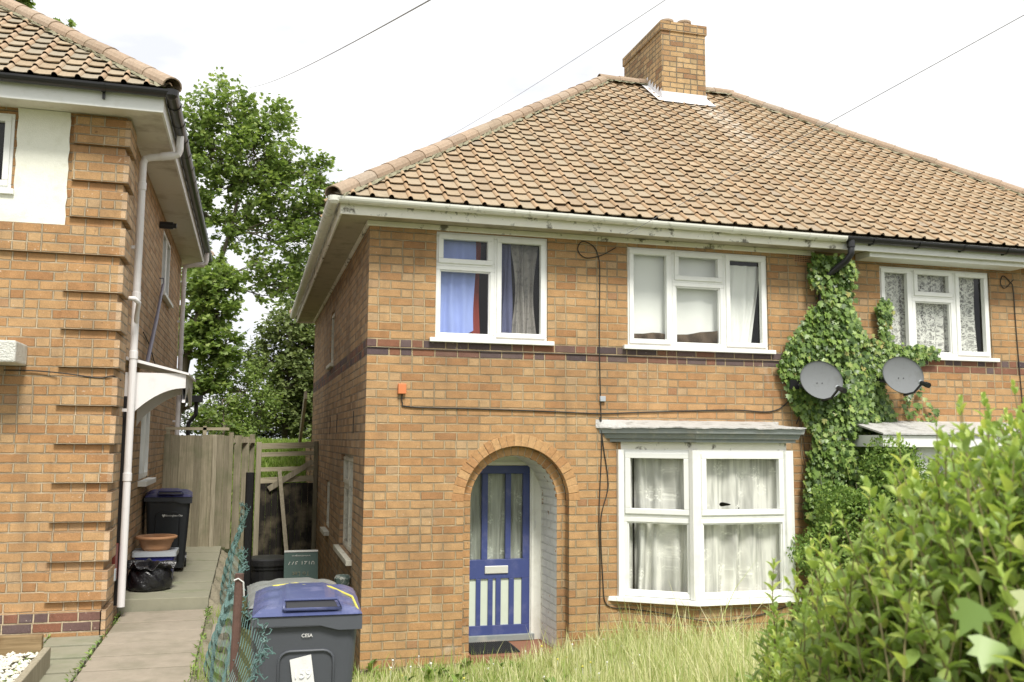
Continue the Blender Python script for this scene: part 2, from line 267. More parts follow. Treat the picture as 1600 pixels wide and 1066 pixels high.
MT['leaf_tree'] = island('sycamore_leaf', [(0, (.13, .20, .055)), (.4, (.21, .30, .085)), (.8, (.30, .40, .12)), (1, (.40, .48, .17))], .5, trans=.5)
MT['leaf_dark'] = island('dark_leaf', [(0, (.075, .12, .045)), (.5, (.13, .185, .065)), (.85, (.19, .25, .09)), (1, (.26, .31, .12))], .5, trans=.35)
MT['leaf_conifer'] = island('feathery_leaf', [(0, (.11, .155, .05)), (.5, (.18, .235, .08)), (1, (.26, .31, .12))], .6, trans=.35)
MT['leaf_ivy'] = island('ivy_leaf', [(0, (.05, .10, .025)), (.35, (.12, .20, .045)), (.7, (.20, .31, .07)), (.9, (.30, .42, .10)), (.97, (.33, .39, .12)), (1, (.38, .33, .10))], .4, trans=.25, spec=.5)
MT['leaf_privet'] = island('privet_leaf', [(0, (.27, .39, .10)), (.4, (.37, .50, .13)), (.75, (.47, .59, .16)), (.93, (.60, .67, .18)), (1, (.68, .72, .22))], .38, trans=.42, spec=.5)
MT['leaf_privet_old'] = island('older_privet_leaf', [(0, (.21, .30, .10)), (.5, (.30, .41, .13)), (1, (.40, .50, .165))], .38, trans=.35, spec=.5)
MT['leaf_box'] = island('shrub_leaf', [(0, (.10, .175, .04)), (.5, (.18, .29, .065)), (1, (.32, .43, .11))], .5, trans=.3)
MT['stem'] = plain('green_brown_stem', (.20, .17, .075), .7, .2, 20, 0)
MT['bark'] = plain('grey_bark', (.12, .10, .07), .9, .3, 12, .6, dirt=(.10, .12, .06), dirtamt=.4)
MT['grass'] = island('tall_dry_grass', [(0, (.34, .44, .15)), (.35, (.55, .60, .26)), (.7, (.72, .71, .42)), (1, (.82, .78, .53))], .7, trans=.35, spec=.2)
MT['grass_short'] = island('green_grass', [(0, (.20, .31, .06)), (.5, (.32, .45, .10)), (1, (.46, .56, .18))], .7, trans=.4, spec=.2)
MT['gravel'] = island('white_stones', [(0, (.52, .48, .38)), (.5, (.68, .65, .56)), (1, (.78, .76, .68))], .8, fine=.1)
MT['stone_w'] = plain('flaking_white_stone', (.70, .70, .64), .9, .15, 20, 1.0, dirt=(.40, .34, .26), dirtamt=.6, dscale=9, bd=.02)
MT['blind'] = plain('blind_slats', (.28, .22, .16), .6, .1, 8, 0)
MT['cloth_blue'] = plain('pale_blue_cloth', (.30, .38, .72), .9, .1, 5, .1)
MT['cloth_navy'] = plain('slate_blue_cloth', (.11, .12, .22), .9, .1, 5, .1)
MT['cloth_red'] = plain('dark_red_cloth', (.28, .045, .03), .9, .1, 5, .1)
MT['cloth_white'] = plain('off_white_sheet', (.82, .83, .79), .9, .04, 5, .1)
MT['cloth_grey'] = plain('grey_patterned_cloth', (.33, .31, .28), .9, .3, 14, .1, dirt=(.1, .1, .1), dirtamt=.6, dscale=16)
MT['cloth_brown'] = plain('brown_cloth', (.10, .068, .04), .9, .2, 6, .2)
MT['lace'] = lace('white_lace', (.95, .94, .86), 'flower', .80, holes=((3.27, 1.515, .050, .024), (3.42, 1.475, .022, .012), (2.52, 1.56, .010, .03)), streak=.6)
MT['lace_n'] = lace('patterned_net', (.74, .74, .68), 'scroll', .48, 2.0)
MT['lace_d'] = lace('door_lace', (.66, .69, .60), 'flower', .66, 5.0)
MT['frosted'] = plain('pale_green_glass', (.60, .66, .56), .4, .08, 6, 0)

# ------------------------------------------------------------------ object helpers
ORG = {}
def tag(o, label=None, cat=None, group=None, kind=None):
    if label: o['label'] = label
    if cat: o['category'] = cat
    if group: o['group'] = group
    if kind: o['kind'] = kind
    return o
def thing(name, label, cat, loc=(0, 0, 0), rz=0.0, group=None, local=False):
    o = bpy.data.objects.new(name, None); COL.objects.link(o); o.location = loc; o.rotation_euler = (0, 0, rz); o.empty_display_size = .1
    ORG[o] = Vector((0, 0, 0)) if local else Vector(loc)
    return tag(o, label, cat, group)
def org(p):
    while p is not None:
        if p in ORG: return ORG[p]
        p = p.parent
    return Vector((0, 0, 0))
class MB:
    def __init__(s): s.v = []; s.f = []; s.m = []
    def add(s, vs, fs, m=0):
        b = len(s.v); s.v += [tuple(x) for x in vs]; s.f += [tuple(b+i for i in f) for f in fs]; s.m += [m]*len(fs)
    def box(s, x0, x1, y0, y1, z0, z1, m=0):
        s.add([(x0, y0, z0), (x1, y0, z0), (x1, y1, z0), (x0, y1, z0), (x0, y0, z1), (x1, y0, z1), (x1, y1, z1), (x0, y1, z1)],
              [(0, 3, 2, 1), (4, 5, 6, 7), (0, 1, 5, 4), (1, 2, 6, 5), (2, 3, 7, 6), (3, 0, 4, 7)], m)
    def fbox(s, F, s0, s1, z0, z1, d0, d1, m=0):     # box in a wall frame: s along, z up, d outward
        s.add([F(a, c, d) for c in (z0, z1) for a, d in ((s0, d1), (s1, d1), (s1, d0), (s0, d0))],
              [(0, 3, 2, 1), (4, 5, 6, 7), (0, 1, 5, 4), (1, 2, 6, 5), (2, 3, 7, 6), (3, 0, 4, 7)], m)
    def bar(s, a, b, w, h, m=0, up=(0, 0, 1)):
        a = Vector(a); b = Vector(b); d = (b-a).normalized(); sd_ = d.cross(Vector(up))
        if sd_.length < 1e-4: sd_ = d.cross(Vector((0, 1, 0)))
        sd_.normalize(); u = sd_.cross(d)
        s.add([p+sd_*x*w/2+u*y*h/2 for p in (a, b) for x, y in ((-1, -1), (1, -1), (1, 1), (-1, 1))],
              [(0, 1, 2, 3), (7, 6, 5, 4), (0, 4, 5, 1), (1, 5, 6, 2), (2, 6, 7, 3), (3, 7, 4, 0)], m)
    def tube(s, pts, r, n=8, m=0, caps=True):
        pts = [Vector(p) for p in pts]; rs = r if isinstance(r, (list, tuple)) else [r]*len(pts); rings = []; prev = None
        for i, p in enumerate(pts):
            d = (pts[min(i+1, len(pts)-1)]-pts[max(i-1, 0)]).normalized()
            if prev is None:
                a = d.cross(Vector((0, 0, 1)))
                if a.length < .05: a = d.cross(Vector((1, 0, 0)))
            else: a = prev-d*prev.dot(d)
            a.normalize(); prev = a; b = d.cross(a)
            rings.append([p+a*math.cos(t)*rs[i]+b*math.sin(t)*rs[i] for t in [2*math.pi*k/n for k in range(n)]])
        fs = [(i*n+k, i*n+(k+1) % n, (i+1)*n+(k+1) % n, (i+1)*n+k) for i in range(len(pts)-1) for k in range(n)]
        if caps: fs += [tuple(range(n-1, -1, -1)), tuple((len(pts)-1)*n+k for k in range(n))]
        s.add([q for g in rings for q in g], fs, m)
    def lathe(s, c, prof, n=24, m=0):
        c = Vector(c); k = len(prof)
        s.add([c+Vector((r*math.cos(2*math.pi*j/n), r*math.sin(2*math.pi*j/n), z)) for r, z in prof for j in range(n)],
              [(i*n+j, i*n+(j+1) % n, (i+1)*n+(j+1) % n, (i+1)*n+j) for i in range(k-1) for j in range(n)], m)
    def grid(s, fn, nu, nv, m=0):
        s.add([fn(i/nu, j/nv) for j in range(nv+1) for i in range(nu+1)],
              [(j*(nu+1)+i, j*(nu+1)+i+1, (j+1)*(nu+1)+i+1, (j+1)*(nu+1)+i) for j in range(nv) for i in range(nu)], m)
    def build(s, name, mats, parent=None, smooth=False, bevel=0.0, uv=False, uvfn=None, z0=0.0, label=None):
        o_ = org(parent); me = bpy.data.meshes.new(name)
        me.from_pydata([(x-o_.x, y-o_.y, z-o_.z) for x, y, z in s.v], [], s.f)
        if not isinstance(mats, (list, tuple)): mats = [mats]
        for q in mats: me.materials.append(MT[q] if isinstance(q, str) else q)
        if len(mats) > 1: me.polygons.foreach_set('material_index', s.m)
        if uv or uvfn:
            L = me.uv_layers.new(name='UVMap').data
            for p in me.polygons:
                n = p.normal
                for li in p.loop_indices:
                    co = Vector(s.v[me.loops[li].vertex_index])
                    if uvfn: L[li].uv = uvfn(co)
                    elif abs(n.z) > .8: L[li].uv = (co.x, co.y)
                    else:
                        t = Vector((-n.y, n.x)).normalized(); L[li].uv = (co.x*t.x+co.y*t.y, co.z-z0)
        if smooth: me.polygons.foreach_set('use_smooth', [True]*len(me.polygons))
        me.update(); ob = bpy.data.objects.new(name, me); COL.objects.link(ob); ob.parent = parent
        if bevel:
            b = ob.modifiers.new('bevel', 'BEVEL'); b.width = bevel; b.segments = 2; b.limit_method = 'ANGLE'; b.angle_limit = R(40)
        if smooth == 'auto' or smooth == 2:
            pass
        if label: ob['label'] = label
        return ob
def frame_fn(O, T, N):
    O = Vector(O); T = Vector(T).normalized(); N = Vector(N).normalized()
    return lambda s_, z, d: (O.x+T.x*s_+N.x*d, O.y+T.y*s_+N.y*d, z)
FF = frame_fn((0, 0, 0), (1, 0, 0), (0, -1, 0))        # front wall of the pair: s = X
FS = frame_fn((0, 0, 0), (0, -1, 0), (-1, 0, 0))       # side wall: s = -Y
def wall(mb, F, s0, s1, z0, z1, ops, depth=.12, m=0):
    xs = sorted({s0, s1, *[a for o in ops for a in o[:2]]}); zs = sorted({z0, z1, *[a for o in ops for a in o[2:4]]})
    for a, b in zip(xs, xs[1:]):
        for c, d in zip(zs, zs[1:]):
            if any(o[0] <= a+1e-6 and b <= o[1]+1e-6 and o[2] <= c+1e-6 and d <= o[3]+1e-6 for o in ops): continue
            mb.add([F(a, c, 0), F(b, c, 0), F(b, d, 0), F(a, d, 0)], [(0, 1, 2, 3)], m)
    for o in ops:
        a, b, c, d = o[:4]
        if len(o) > 4: continue
        mb.add([F(a, c, 0), F(a, c, -depth), F(a, d, -depth), F(a, d, 0)], [(0, 1, 2, 3)], m)
        mb.add([F(b, c, 0), F(b, c, -depth), F(b, d, -depth), F(b, d, 0)], [(3, 2, 1, 0)], m)
        mb.add([F(a, d, 0), F(b, d, 0), F(b, d, -depth), F(a, d, -depth)], [(3, 2, 1, 0)], m)
        mb.add([F(a, c, 0), F(b, c, 0), F(b, c, -depth), F(a, c, -depth)], [(0, 1, 2, 3)], m)
def window(root, F, s0, s1, z0, z1, cells, frame='upvc', glass='glass', sill=(.06, .05, .045), d0=-.02, sillmat=None, label=None, fw=.042, sw=.05):
    mb = MB(); pn = MB()
    for (a, b, c, d, op) in cells:
        def bars(a, b, c, d, wd, da, db):
            mb.fbox(F, a, b, c, c+wd, da, db); mb.fbox(F, a, b, d-wd, d, da, db)
            mb.fbox(F, a, a+wd, c+wd, d-wd, da, db); mb.fbox(F, b-wd, b, c+wd, d-wd, da, db)
        bars(a, b, c, d, fw, d0-.07, d0)
        if op:
            e = fw-.018; bars(a+e, b-e, c+e, d-e, sw, d0-.045, d0+.016); i = e+sw
        else:
            bars(a+fw, b-fw, c+fw, d-fw, .014, d0-.05, d0-.012); i = fw+.014
        i -= .004
        pn.fbox(F, a+i, b-i, c+i, d-i, d0-.040, d0-.030)
    f = mb.build('window', frame, root, bevel=.005, label=label); pn.build('pane', glass, f)
    if sill:
        sl = MB(); sl.fbox(F, s0-sill[0], s1+sill[0], z0-sill[2], z0-.002, d0-.02, sill[1]); sl.build('sill', sillmat or frame, f, bevel=.004)
    return f
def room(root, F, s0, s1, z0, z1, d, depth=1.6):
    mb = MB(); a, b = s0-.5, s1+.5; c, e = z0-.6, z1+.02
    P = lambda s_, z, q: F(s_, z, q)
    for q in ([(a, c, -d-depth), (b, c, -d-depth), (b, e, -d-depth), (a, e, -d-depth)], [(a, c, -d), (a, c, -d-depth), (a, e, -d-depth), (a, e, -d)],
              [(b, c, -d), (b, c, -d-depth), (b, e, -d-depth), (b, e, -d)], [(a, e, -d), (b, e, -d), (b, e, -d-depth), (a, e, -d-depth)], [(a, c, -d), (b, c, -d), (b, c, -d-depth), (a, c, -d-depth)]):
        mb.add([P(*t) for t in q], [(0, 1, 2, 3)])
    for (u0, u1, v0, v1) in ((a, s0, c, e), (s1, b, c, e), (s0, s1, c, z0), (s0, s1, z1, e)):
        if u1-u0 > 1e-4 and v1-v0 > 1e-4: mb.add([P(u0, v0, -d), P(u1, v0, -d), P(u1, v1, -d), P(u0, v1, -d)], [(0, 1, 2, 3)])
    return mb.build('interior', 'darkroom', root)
def curtain(name, label, cat, F, s0, s1, zb, zt, d, mat, folds=6, amp=.02, group=None, lean=0.0, nu=None, seed=1, gather=0.0):
    rr = random.Random(seed); ph = [rr.uniform(0, 6.28) for _ in range(4)]; mb = MB()
    zbf = zb if callable(zb) else (lambda t: zb); W = s1-s0; nu = nu or int(max(24, folds*9))
    def fn(u, v):
        z = zt+(zbf(u)-zt)*v
        k = .35+.65*v
        dd = amp*k*(math.sin(u*folds*6.283+ph[0]+.5*math.sin(v*3+ph[1]))+.5*math.sin(u*folds*2.7*6.283*.5+ph[2]+v*1.3))
        ss = s0+W*u+lean*v*(.3+u)+.012*math.sin(v*5+ph[3]+u*9)-gather*W*(u-.5)*math.sin(v*math.pi)
        return F(ss, z, d+dd)
    mb.grid(fn, nu, 14); vals = {}
    ob = mb.build(name, mat, None, smooth=True, uvfn=lambda co: (co.x*.95+co.y*.7, co.z))
    return tag(ob, label, cat, group)
def textmesh(name, s_, size, loc, rot, mat, parent, ext=.001):
    cu = bpy.data.curves.new(name, 'FONT'); cu.body = s_; cu.size = size; cu.align_x = 'CENTER'; cu.align_y = 'CENTER'; cu.extrude = ext
    t = bpy.data.objects.new(name, cu); COL.objects.link(t); bpy.context.view_layer.update()
    me = bpy.data.meshes.new_from_object(t.evaluated_get(bpy.context.evaluated_depsgraph_get())); bpy.data.objects.remove(t)
    o = bpy.data.objects.new(name, me); COL.objects.link(o); me.materials.clear(); me.materials.append(MT[mat]); o.parent = parent
    o_ = org(parent); o.location = (loc[0]-o_.x, loc[1]-o_.y, loc[2]-o_.z); o.rotation_euler = rot; return o

# ------------------------------------------------------------------ leaves
def leaf_tpl(kind):
    if kind == 'simple':   # folded ellipse, 6 quads
        xs = [0, .25, .6, .88, 1]; ws = [.02, .22, .26, .13, .0]; v = []; f = []
        for x, q in zip(xs, ws): v += [(x, -q, .10*q/.25+.06*math.sin(x*3.1)-.10*x*x), (x, 0, .06*math.sin(x*3.1)-.10*x*x), (x, q, .10*q/.25+.06*math.sin(x*3.1)-.10*x*x)]
        for i in range(4): f += [(i*3, i*3+3, i*3+4, i*3+1), (i*3+1, i*3+4, i*3+5, i*3+2)]
        return np.array(v), f
    if kind == 'small':
        return np.array([(0, 0, 0), (.45, -.26, .06), (1, 0, -.05), (.45, .26, .06)]), [(0, 1, 2), (0, 2, 3)]
    if kind == 'feather':
        return np.array([(0, 0, 0), (.5, -.12, .04), (1, 0, -.1), (.5, .12, .04), (.35, -.42, .0), (.45, .42, .0), (.75, -.30, 0), (.8, .3, 0)]), [(0, 1, 2, 3), (0, 4, 1), (0, 3, 5), (1, 6, 2), (3, 2, 7)]
    if kind == 'lobed':    # sycamore / ivy
        r = [(0, 0), (.02, .30), (.22, .56), (.38, .33), (.72, .46), (.66, .2), (1.05, 0)]
        up = [(x, y, .12*y) for x, y in r]; dn = [(x, -y, .12*y) for x, y in r[1:-1]]
        v = up+dn; n = len(up)
        return np.array(v), [tuple(range(n-1, -1, -1)), (0,)+tuple(range(n, n+len(dn)))+(n-1,)]
def rnd_unit(n):
    a = RNG.normal(size=(n, 3)); return a/np.linalg.norm(a, axis=1)[:, None]
def leafmesh(name, pos, axis, nrm, size, kind, mat, parent, width=1.0):
    T, F_ = leaf_tpl(kind); n = len(pos); pos = np.asarray(pos, float)
    ax = axis/np.linalg.norm(axis, axis=1)[:, None]; nn = nrm-ax*(nrm*ax).sum(1)[:, None]; nn /= np.linalg.norm(nn, axis=1)[:, None]+1e-9; sd_ = np.cross(nn, ax)
    V = pos[:, None, :]+size[:, None, None]*(T[None, :, 0, None]*ax[:, None, :]+T[None, :, 1, None]*width*sd_[:, None, :]+T[None, :, 2, None]*nn[:, None, :])
    o_ = np.array(org(parent)); V = V.reshape(-1, 3)-o_
    lv = np.array([i for f in F_ for i in f]); ls = np.array([len(f) for f in F_]); k = len(T)
    loops = (lv[None, :]+(np.arange(n)*k)[:, None]).ravel(); tot = np.tile(ls, n); st = np.concatenate([[0], np.cumsum(tot)[:-1]])
    me = bpy.data.meshes.new(name); me.vertices.add(len(V)); me.vertices.foreach_set('co', V.ravel().astype(np.float32))
    me.loops.add(len(loops)); me.loops.foreach_set('vertex_index', loops.astype(np.int32))
    me.polygons.add(len(tot)); me.polygons.foreach_set('loop_start', st.astype(np.int32)); me.polygons.foreach_set('loop_total', tot.astype(np.int32))
    me.materials.append(MT[mat]); me.update(calc_edges=True); me.validate()
    o = bpy.data.objects.new(name, me); COL.objects.link(o); o.parent = parent; return o

# ------------------------------------------------------------------ ground
def sst(a, b, x):
    t = max(0, min(1, (x-a)/(b-a))); return t*t*(3-2*t)
def gz(x, y):
    r = -.12+.30*sst(-.6, -4.5, y)+.35*sst(-4.5, -8, y)
    l = .44
    z = l+(r-l)*sst(-1.38, -1.12, x)
    z = z+(2.0-z)*sst(6.6, 10.5, y)
    if y > 6.3 and y <= 7.5: z = z
    if x > -.1 and y > .2 and x < 10.4 and y < 8: z = -.3
    if x < -2.3 and -.2 < y < 6.6: z = .2
    return z
mb = MB(); xs = [-120, -60, -30, -15, -9, -6, -4, -3, -2.5, -2.32, -2.28, -2, -1.7, -1.45, -1.38, -1.3, -1.22, -1.12, -.9, -.5, -.12, -.08, .5, 1, 2, 3, 4, 5, 6, 8, 10.35, 10.5, 14, 20, 35, 70, 140]
ys = [-120, -60, -30, -15, -11, -9, -8, -7, -6, -5, -4, -3, -2.2, -1.5, -1, -.6, -.3, -.18, .15, .25, 1, 2, 4, 6, 6.5, 6.7, 7.5, 7.95, 8.1, 8.5, 9.5, 11, 12.5, 14, 15.5, 17, 22, 35, 70, 160]
mb.add([(x, y, gz(x, y)) for y in ys for x in xs], [(j*len(xs)+i, j*len(xs)+i+1, (j+1)*len(xs)+i+1, (j+1)*len(xs)+i) for j in range(len(ys)-1) for i in range(len(xs)-1)])
tag(mb.build('ground', 'soil'), kind='structure')
# path between the houses: separate slabs with joints, a step up half way
def slabs(name, rects, mat, th=.06, label=None):
    mb = MB()
    for (x0, x1, y0, y1, z) in rects:
        j = random.uniform(-.003, .003); mb.box(x0+.004, x1-.004, y0+.013, y1-.013, z-th, z+j)
    return tag(mb.build(name, mat, bevel=.006), kind='structure')
rc = []; y = -9.0
while y < .7:
    h = .46 if y < -3 else .45; rc.append((-2.18-(.0 if y > -1 else .0), -1.40, y, min(y+h, .72), .50)); y += h
slabs('path', rc, 'concrete')
slabs('upper_path', [(-2.24, -1.40, .74, 1.12, .605), (-2.24, -1.40, 1.12, 1.75, .608), (-2.24, -1.40, 1.75, 2.6, .614), (-2.24, -1.40, 2.6, 3.5, .62), (-2.24, -1.40, 3.5, 4.3, .63), (-2.24, -1.40, 4.3, 5.0, .635)], 'greenslab', .14)
mb = MB()
def fn(u, v):
    x = -1.40+.24*u; y = -8+13*v; return (x, y, (.47 if y < .7 else .58)+.02*math.sin(y*5)+.015*math.sin(x*40+y*9)-.10*u)
mb.grid(fn, 8, 160); tag(mb.build('path_edge', 'concrete2'), kind='structure')
slabs('paving', [(-12, -2.62, -.72, -.36, .505), (-2.62, -2.20, -.72, -.36, .50), (-2.56, -2.20, -1.15, -.74, .495), (-2.56, -2.20, -1.6, -1.17, .49), (-2.45, -2.2, -2.4, -1.62, .485), (-2.45, -2.2, -9, -2.42, .48)], 'greenslab')

# ------------------------------------------------------------------ roof tiles
TW, TG = .1825, .20
def tile_slope(root, E0, A, L, run, rise, clips, mats, name='roof'):
    """E0 eave start, A unit along eave (left to right seen from outside), L length; slope goes up by run/rise."""
    E0 = Vector(E0); A = Vector(A); Bh = Vector((0, 0, 1)).cross(A)   # horizontal inward
    sl = math.hypot(run, rise); B = (Bh*run+Vector((0, 0, rise)))/sl; N = A.cross(B)
    nr = int(sl/TG)+1; nc = int(L/TW)+1; V = []; F_ = []; Mi = []
    prof = [(.0, .002), (.045, -.002), (.10, .0), (.134, .003)]; roll = [(.133, .003), (.137, .016), (.146, .025), (.157, .028), (.169, .023), (.179, .011), (.1835, .001)]
    for j in range(nr):
        for i in range(nc):
            jl = random.gauss(0, .0022); tw = random.gauss(0, .002); u0 = i*TW; v0 = j*TG-.01+random.gauss(0, .0022); v1 = v0+TG+.035
            if random.random() < .006: jl += .012; v0 -= random.uniform(.02, .06)
            for part, mi in ((prof, 0), (roll, 1)):
                b = len(V); k = len(part)
                for vv, hh in ((v0, .027+jl), (v1, .001)):
                    for q, (x, h) in enumerate(part):
                        V.append(E0+A*(u0+x)+B*vv+N*(h+hh+tw*(x/.18)*(1 if vv == v0 else 0)))
                for q, (x, h) in enumerate(part): V.append(E0+A*(u0+x)+B*(v0+.003)+N*(h+.027+jl-(.010 if mi == 0 else .004)))
                for q in range(k-1):
                    F_.append((b+q, b+q+1, b+k+q+1, b+k+q)); Mi.append(mi)
                    F_.append((b+2*k+q, b+2*k+q+1, b+q+1, b+q)); Mi.append(mi)
    me = bpy.data.meshes.new(name); o_ = org(root); me.from_pydata([tuple(p-o_) for p in V], [], F_)
    for q in mats: me.materials.append(MT[q])
    me.polygons.foreach_set('material_index', Mi)
    bm = bmesh.new(); bm.from_mesh(me)
    for co, no_ in clips:
        bmesh.ops.bisect_plane(bm, geom=bm.verts[:]+bm.edges[:]+bm.faces[:], plane_co=Vector(co)-o_, plane_no=no_, clear_outer=True)
    bm.to_mesh(me); bm.free()
    o = bpy.data.objects.new(name, me); COL.objects.link(o); o.parent = root; return o
def ridge_run(mb, bed, p0, p1, r=.098, seg=.30):
    p0 = Vector(p0); p1 = Vector(p1); d = (p1-p0); L = d.length; d.normalize(); sd_ = d.cross(Vector((0, 0, 1))).normalized(); u = sd_.cross(d)
    n = int(L/seg)
    for k in range(n):
        a = p0+d*(L*k/n-.02); b = p0+d*(L*(k+1)/n+.0); r0 = r*1.05; r1 = r*.965; tw = random.gauss(0, .008); a = a+u*random.gauss(0, .004)
        for (ra, rb, inner) in ((r0, r1, 0),):
            vs_ = []
            for q, rr in ((a, ra), (b, rb)):
                for t in range(9):
                    an = math.pi*(-.06+1.12*t/8)+tw; vs_.append(q+sd_*math.cos(an)*rr+u*(math.sin(an)*rr*.82-.012))
            for t in range(9):
                an = math.pi*(-.06+1.12*t/8)+tw; vs_.append(a+sd_*math.cos(an)*(ra-.014)+u*(math.sin(an)*(ra-.014)*.82-.012))
            mb.add(vs_, [(t, t+1, 9+t+1, 9+t) for t in range(8)]+[(18+t, 18+t+1, t+1, t) for t in range(8)])
    rr = random.Random(3)
    def fn(u_, v_):
        q = p0+d*(L*u_); an = math.pi*v_; ra = r*1.16+rr.uniform(-.022, .022)
        return q+sd_*math.cos(an)*ra+u*(math.sin(an)*r*.5-.055+rr.uniform(-.008, .008))
    bed.grid(fn, int(L/.04), 6)
def hip_roof(root, x0, x1, y0, y1, ze, pitch, mats, labels=None, zoff=.0):
    run = (y1-y0)/2; rise = run*pitch; ym = (y0+y1)/2; k = 1/math.sqrt(2)
    xa, xb = x0+run, x1-run
    fr = tile_slope(root, (x0, y0, ze), (1, 0, 0), x1-x0, run, rise, [((x0, y0, ze), (-k, k, 0)), ((x1, y0, ze), (k, k, 0)), ((x0, ym, ze), (0, 1, 0))], mats)
    tile_slope(root, (x0, y1, ze), (0, -1, 0), y1-y0, run, rise, [((x0, y1, ze), (k, k, 0)), ((x0, y0, ze), (k, -k, 0))], mats)
    tile_slope(root, (x1, y0, ze), (0, 1, 0), y1-y0, run, rise, [((x1, y0, ze), (-k, -k, 0)), ((x1, y1, ze), (-k, k, 0))], mats)
    tile_slope(root, (x1, y1, ze), (-1, 0, 0), x1-x0, run, rise, [((x1, y1, ze), (k, -k, 0)), ((x0, y1, ze), (-k, -k, 0)), ((x0, ym, ze), (0, -1, 0))], mats)
    zr = ze+rise; mb = MB(); c = [(x0+.03, y0+.03, ze), (x1-.03, y0+.03, ze), (x1-.03, y1-.03, ze), (x0+.03, y1-.03, ze), (xa, ym, zr-.02), (xb, ym, zr-.02)]
    mb.add(c, [(0, 1, 5, 4), (1, 2, 5), (2, 3, 4, 5), (3, 0, 4), (0, 3, 2, 1)]); mb.build('roof_deck', 'under', root)
    h = MB(); bd = MB(); dz = .04
    for a, b in (((x0-.02, y0-.02, ze+dz-.015), (xa, ym, zr+dz)), ((x1, y0, ze+dz), (xb, ym, zr+dz)), ((x0, y1, ze+dz), (xa, ym, zr+dz)), ((x1, y1, ze+dz), (xb, ym, zr+dz)), ((xa-.05, ym, zr+dz+.01), (xb+.05, ym, zr+dz+.01))):
        ridge_run(h, bd, a, b)
    h.build('ridge_tiles', 'hip', root, smooth=False); bd.build('ridge_bedding', 'bed', root)
    return zr
def gutter(mb, a, b, r=.056, n=10):
    a = Vector(a); b = Vector(b); d = (b-a).normalized(); sd_ = d.cross(Vector((0, 0, 1))).normalized(); V = []
    for rr in (r, r-.005):
        for q in (a, b):
            for t in range(n+1):
                an = math.pi+math.pi*t/n; V.append(q+sd_*math.cos(an)*rr+Vector((0, 0, 1))*math.sin(an)*rr)
    k = n+1
    F_ = [(t, t+1, k+t+1, k+t) for t in range(n)]+[(2*k+t+1, 2*k+t, 3*k+t, 3*k+t+1) for t in range(n)]+[(0, k, 3*k, 2*k), (k-1, 3*k-1, 4*k-1, 2*k-1)]
    F_ += [(t, 2*k+t, 2*k+t+1, t+1) for t in range(n)]+[(k+t, k+t+1, 3*k+t+1, 3*k+t) for t in range(n)]
    mb.add(V, F_)
def gutter_clip(mb, p, d, r=.062, w=.05, arm=True):
    p = Vector(p); d = Vector(d).normalized(); gutter(mb, p-d*w/2, p+d*w/2, r)

# ================================================================== MAIN PAIR OF HOUSES
H = thing('brick_house', 'long semi-detached brick house in the middle and right with hipped tiled roof and central chimney', 'house', (0, 0, 0))
PX = 5.13; W_ = 10.26; D_ = 8.07; ZW = 4.31
CX, CZ, R1, R2 = 1.53, 1.55, .55, .455
W1 = (.67, 1.845, 3.17, 4.25); W2 = (2.735, 4.41, 3.165, 4.225); W3 = (5.87, 7.405, 3.165, 4.20); W4 = (8.42, 9.59, 3.165, 4.20)
BAY = (2.66, 4.335, -.5, 2.16); BAY2 = (5.925, 7.60, -.5, 2.16)
ARCH = (CX-R1, CX+R1, -.5, CZ+R1+.12, 1)
mb = MB(); wall(mb, FF, 0, W_, -.5, ZW, [W1, W2, W3, W4, BAY+(1,), BAY2+(1,), ARCH])
# spandrels over the arch
zt = ARCH[3]; N_ = 28
for k in range(N_):
    a0 = math.pi*(1-k/N_); a1 = math.pi*(1-(k+1)/N_)
    p0 = (CX+R1*math.cos(a0), CZ+R1*math.sin(a0)); p1 = (CX+R1*math.cos(a1), CZ+R1*math.sin(a1))
    mb.add([(p0[0], 0, p0[1]), (p1[0], 0, p1[1]), (p1[0], 0, zt), (p0[0], 0, zt)], [(0, 1, 2, 3)])
for sx in (-1, 1):   # jamb returns and the recessed inner leaf beside the door
    x = CX+sx*R1; f = (0, 1, 2, 3) if sx < 0 else (3, 2, 1, 0)
    mb.add([(x, 0, -.5), (x, .11, -.5), (x, .11, CZ), (x, 0, CZ)], [f])
    xi = CX+sx*R2; a, b = min(x, xi), max(x, xi); mb.add([(a, .11, -.5), (b, .11, -.5), (b, .11, CZ), (a, .11, CZ)], [(0, 1, 2, 3)])
fw_ = mb.build('front_wall', 'brick', H, uv=True)
mb = MB(); SA = (-2.39, -1.0, .90, 1.98); SB = (-4.5, -3.9, .92, 1.58); SC = (-4.5, -3.9, 3.20, 3.95)
wall(mb, FS, -D_, 0, -.5, ZW, [SA, SB, SC], .10)
FB = frame_fn((W_, D_, 0), (-1, 0, 0), (0, 1, 0)); wall(mb, FB, 0, W_, -.5, ZW, []); FR = frame_fn((W_, 0, 0), (0, 1, 0), (1, 0, 0)); wall(mb, FR, 0, D_, -.5, ZW, [])
mb.build('side_wall', 'brick_side', H, uv=True, label='greyer brick side wall with darker mortar')
